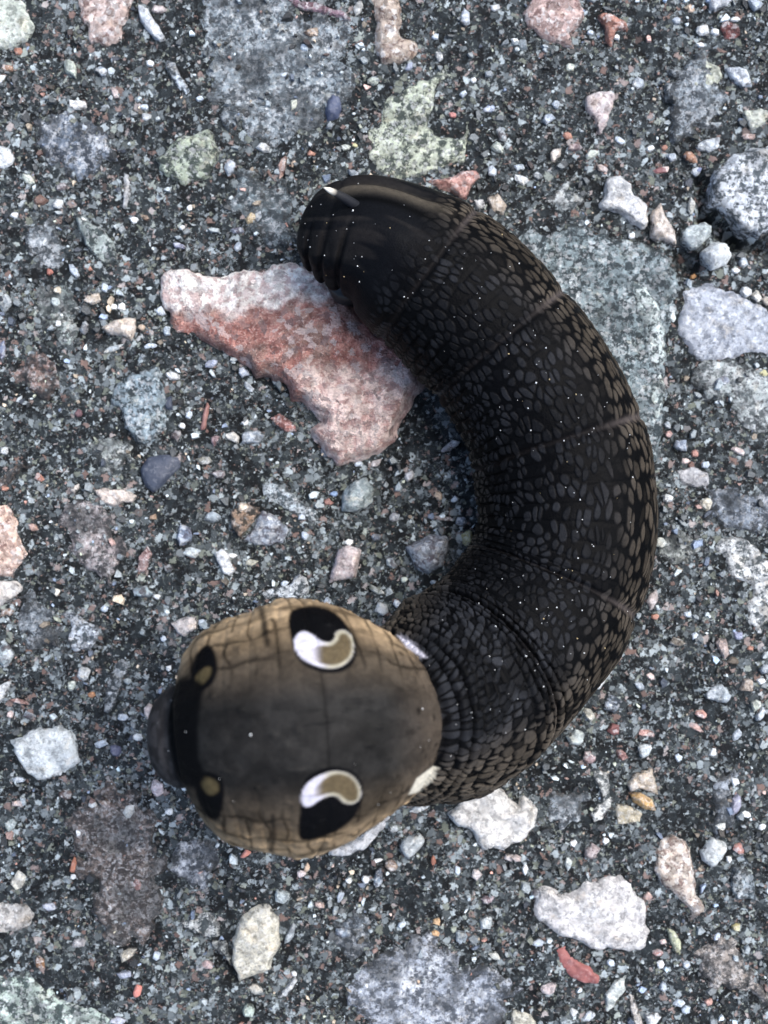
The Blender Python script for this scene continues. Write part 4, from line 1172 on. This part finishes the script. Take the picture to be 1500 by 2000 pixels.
for blk, kid, pup, vc in EYES:
    stain(round_poly(blk, 2), INK, 3.0)
    stain(round_poly(kid, 2), BONE, 2.0)
    # yellowish rim towards the back of the animal
    stain(round_poly(kid, 2), CREAMY, 2.0, where=lambda a, b: 0.85 * smooth(618, 650, a))
    stain(round_poly(pup, 2), OLIVE, 2.5, grow=1.5, where=lambda a, b: smooth(602, 634, a))
stain(round_poly(P(372,1306,384,1274,404,1256,420,1268,426,1306,418,1334,398,1350,374,1346)), INK, 4)
stain(round_poly(P(376,1337,386,1313,410,1299,414,1314,398,1336,382,1346)), (0.075, 0.058, 0.028), 4)
stain(round_poly(P(380,1506,430,1511,441,1545,430,1604,404,1600,382,1560)), INK, 4)
stain(round_poly(P(388,1514,424,1523,429,1546,410,1556,396,1541)), (0.075, 0.058, 0.028), 4)
stain(P(338,1350,350,1328,378,1322,400,1340,390,1380,386,1430,388,1480,402,1520,384,1540,352,1532,340,1510), INK, 6, amount=0.97)
stain(P(776,1240,796,1248,834,1284,822,1283,794,1264), BONE, 3.5)
stain(P(798,1552,814,1520,846,1496,857,1499,842,1526,815,1548), (0.5, 0.47, 0.38), 2)
stain(round_poly(P(846,1490,858,1466,872,1462,868,1484,856,1496)), INK, 4)
stain(P(500,1176,512,1178,522,1215,528,1262,518,1262,510,1215), INK, 5, amount=0.8)
stain(P(528,1590,536,1590,540,1630,534,1664,524,1664,530,1630), INK, 5, amount=0.8)

verts = np.stack([X, Y, Z], -1).reshape(-1, 3)
verts[:, 2] = np.maximum(verts[:, 2], 2.0)
ii = np.arange(NS * NTH).reshape(NS, NTH)
nx = np.roll(ii, -1, 1)
quads = np.stack([ii[:-1], ii[1:], nx[1:], nx[:-1]], -1).reshape(-1, 4)
capA = np.arange(NTH); capB = (NS - 1) * NTH + np.arange(NTH)
flat = np.concatenate([quads.ravel(), capA, capB[::-1]])
tot = np.concatenate([np.full(len(quads), 4), [NTH, NTH]])
st = np.concatenate([[0], np.cumsum(tot)[:-1]])
# outward normals
a, b, c3 = verts[quads[len(quads) // 2][0]], verts[quads[len(quads) // 2][1]], verts[quads[len(quads) // 2][2]]
qi = quads[(NS // 2) * NTH + NTH // 2]
nrm = np.cross(verts[qi[1]] - verts[qi[0]], verts[qi[2]] - verts[qi[0]])
if nrm[2] < 0:
    flat = np.concatenate([quads[:, ::-1].ravel(), capA[::-1], capB])

root = bpy.data.objects.new('caterpillar', None)
root.empty_display_size = 0.005
col.objects.link(root)
mid = Cc[NS // 2]
root.location = (mid[0] * K, mid[1] * K, 0)
root['label'] = 'dark brown and black caterpillar with white kidney eyespots, front raised, curled on the asphalt'
root['category'] = 'caterpillar'
OFF = np.array([mid[0], mid[1], 0])
me = mesh_np('body', verts - OFF, flat, st, tot)
set_col(me, np.clip(colr, 0, 1).reshape(-1, 3))
body_o = link('body', me, M_SKIN, root)

VG = verts.reshape(NS, NTH, 3)


def surf(t_idx, th):
    i = int(np.argmin(np.abs(ti - t_idx)))
    j = int(np.argmin(np.abs(theta - th)))
    p = VG[i, j]
    nrm_ = Bn[i] * math.sin(th) * hz[i] + Nn[i] * math.cos(th) * hw[i]
    return p, nrm_ / np.linalg.norm(nrm_), T[i]


def tube(name, path, radii, rgbs, mat, n=14, parent=root):
    path = np.array(path, float)
    tg = np.gradient(path, axis=0)
    vs_, cs_ = [], []
    for p, t_, r, c_ in zip(path, tg, radii, rgbs):
        t_ = t_ / np.linalg.norm(t_)
        ref = np.array([0, 0, 1.0]) if abs(t_[2]) < 0.9 else np.array([1.0, 0, 0])
        b1 = np.cross(t_, ref); b1 /= np.linalg.norm(b1)
        b2 = np.cross(t_, b1)
        for q_ in range(n):
            a_ = 2 * math.pi * q_ / n
            vs_.append(p + r * (b1 * math.cos(a_) + b2 * math.sin(a_)))
            cs_.append(c_)
    m = len(path)
    f_ = []
    for r in range(m - 1):
        for q_ in range(n):
            k_ = (q_ + 1) % n
            f_.append([r * n + q_, (r + 1) * n + q_, (r + 1) * n + k_, r * n + k_])
    f_.append(list(range(n))); f_.append([(m - 1) * n + q_ for q_ in reversed(range(n))])
    fl = np.array([q_ for f in f_ for q_ in f]); to = np.array([len(f) for f in f_])
    me_ = mesh_np(name, np.array(vs_) - OFF, fl, np.concatenate([[0], np.cumsum(to)[:-1]]), to)
    set_col(me_, np.array(cs_))
    return link(name, me_, mat, parent)


# tail horn: dark blue grey base, ivory point
def at_photo(u, v, z):
    x_, y_ = world_xy(u, v, z)
    return np.array([x_, y_, z])


hp = [at_photo(722, 422, 225), at_photo(706, 410, 238), at_photo(690, 398, 252), at_photo(672, 386, 274), at_photo(655, 377, 283), at_photo(643, 371, 294), at_photo(632, 366, 297)]
dk = (0.030, 0.034, 0.040); iv = (0.66, 0.62, 0.52)
tube('horn', hp, [12, 10.5, 9.5, 8.0, 6.5, 4.8, 1.0], [(0.006, 0.007, 0.009), (0.008, 0.009, 0.012), (0.011, 0.012, 0.015), (0.014, 0.015, 0.018), (0.022, 0.022, 0.023), iv, iv], M_HORN)

# prolegs grip the ground, six true legs hang under the raised front
lc = [(0.010, 0.010, 0.011)] * 4
for t_idx in (3.2, 7.9, 9.6, 11.2, 12.7):
    for sgn in (-1, 1):
        p, nn, tg = surf(t_idx, sgn * 2.15)
        i = int(np.argmin(np.abs(ti - t_idx)))
        inn = Cc[i] + Bn[i] * sgn * hw[i] * 0.62
        tube('proleg', [(inn[0], inn[1], 95), (inn[0] + Bn[i][0] * sgn * 10, inn[1] + Bn[i][1] * sgn * 10, 52),
                        (inn[0] + Bn[i][0] * sgn * 14, inn[1] + Bn[i][1] * sgn * 14, 18), (inn[0] + Bn[i][0] * sgn * 14, inn[1] + Bn[i][1] * sgn * 14, 2)],
             [40, 38, 34, 36], lc, M_LEG)
for t_idx in (20.6, 21.8, 22.8):
    for sgn in (-1, 1):
        i = int(np.argmin(np.abs(ti - t_idx)))
        base_p = Cc[i] + Bn[i] * sgn * hw[i] * 0.30 - Nn[i] * hz[i] * 0.85
        dn = -Nn[i]
        tube('leg', [base_p, base_p + dn * 26 + T[i] * 8, base_p + dn * 48 + T[i] * 22 - Bn[i] * sgn * 6, base_p + dn * 62 + T[i] * 40 - Bn[i] * sgn * 12],
             [15, 12, 8, 1.5], [(0.05, 0.035, 0.025)] * 4, M_LEG)

# specks of dust and sand on the skin
ND = 240
dv, df, dc = [], [], []
cnt = 0
for k_ in range(ND):
    i = random.randrange(40, NS - 60)
    j = int(np.argmin(np.abs(theta - random.gauss(-0.05, 0.5))))
    if ti[i] > 17 and random.random() < 0.6:
        continue
    p = VG[i, j]
    r = random.choice([0.6, 0.7, 0.9, 1.0, 1.2, 1.7]) * (1.3 if random.random() < 0.06 else 1.0)
    pts = [(r, 0, 0), (-r * 0.8, r * 0.3, 0), (0, r * 0.9, 0), (0.1, -r, 0), (0, 0, r), (0, 0, -r)]
    a_ = random.uniform(0, 6.28)
    for x_, y_, z_ in pts:
        dv.append((p[0] + x_ * math.cos(a_) - y_ * math.sin(a_), p[1] + x_ * math.sin(a_) + y_ * math.cos(a_), p[2] + z_ + r * 0.35))
        dc.append(random.choice([(0.75, 0.76, 0.74)]) if k_ % 9 else (0.55, 0.42, 0.22))
    for f in ((0, 2, 4), (2, 1, 4), (1, 3, 4), (3, 0, 4), (2, 0, 5), (1, 2, 5), (3, 1, 5), (0, 3, 5)):
        df.append([q_ + cnt for q_ in f])
    cnt += 6
fl = np.array(df).ravel(); to = np.full(len(df), 3)
me = mesh_np('dust', np.array(dv) - OFF, fl, np.arange(len(df)) * 3, to, smooth_shade=False)
set_col(me, np.array(dc))
dust = link('dust', me, M_DUST, root)
dust['kind'] = 'stuff'
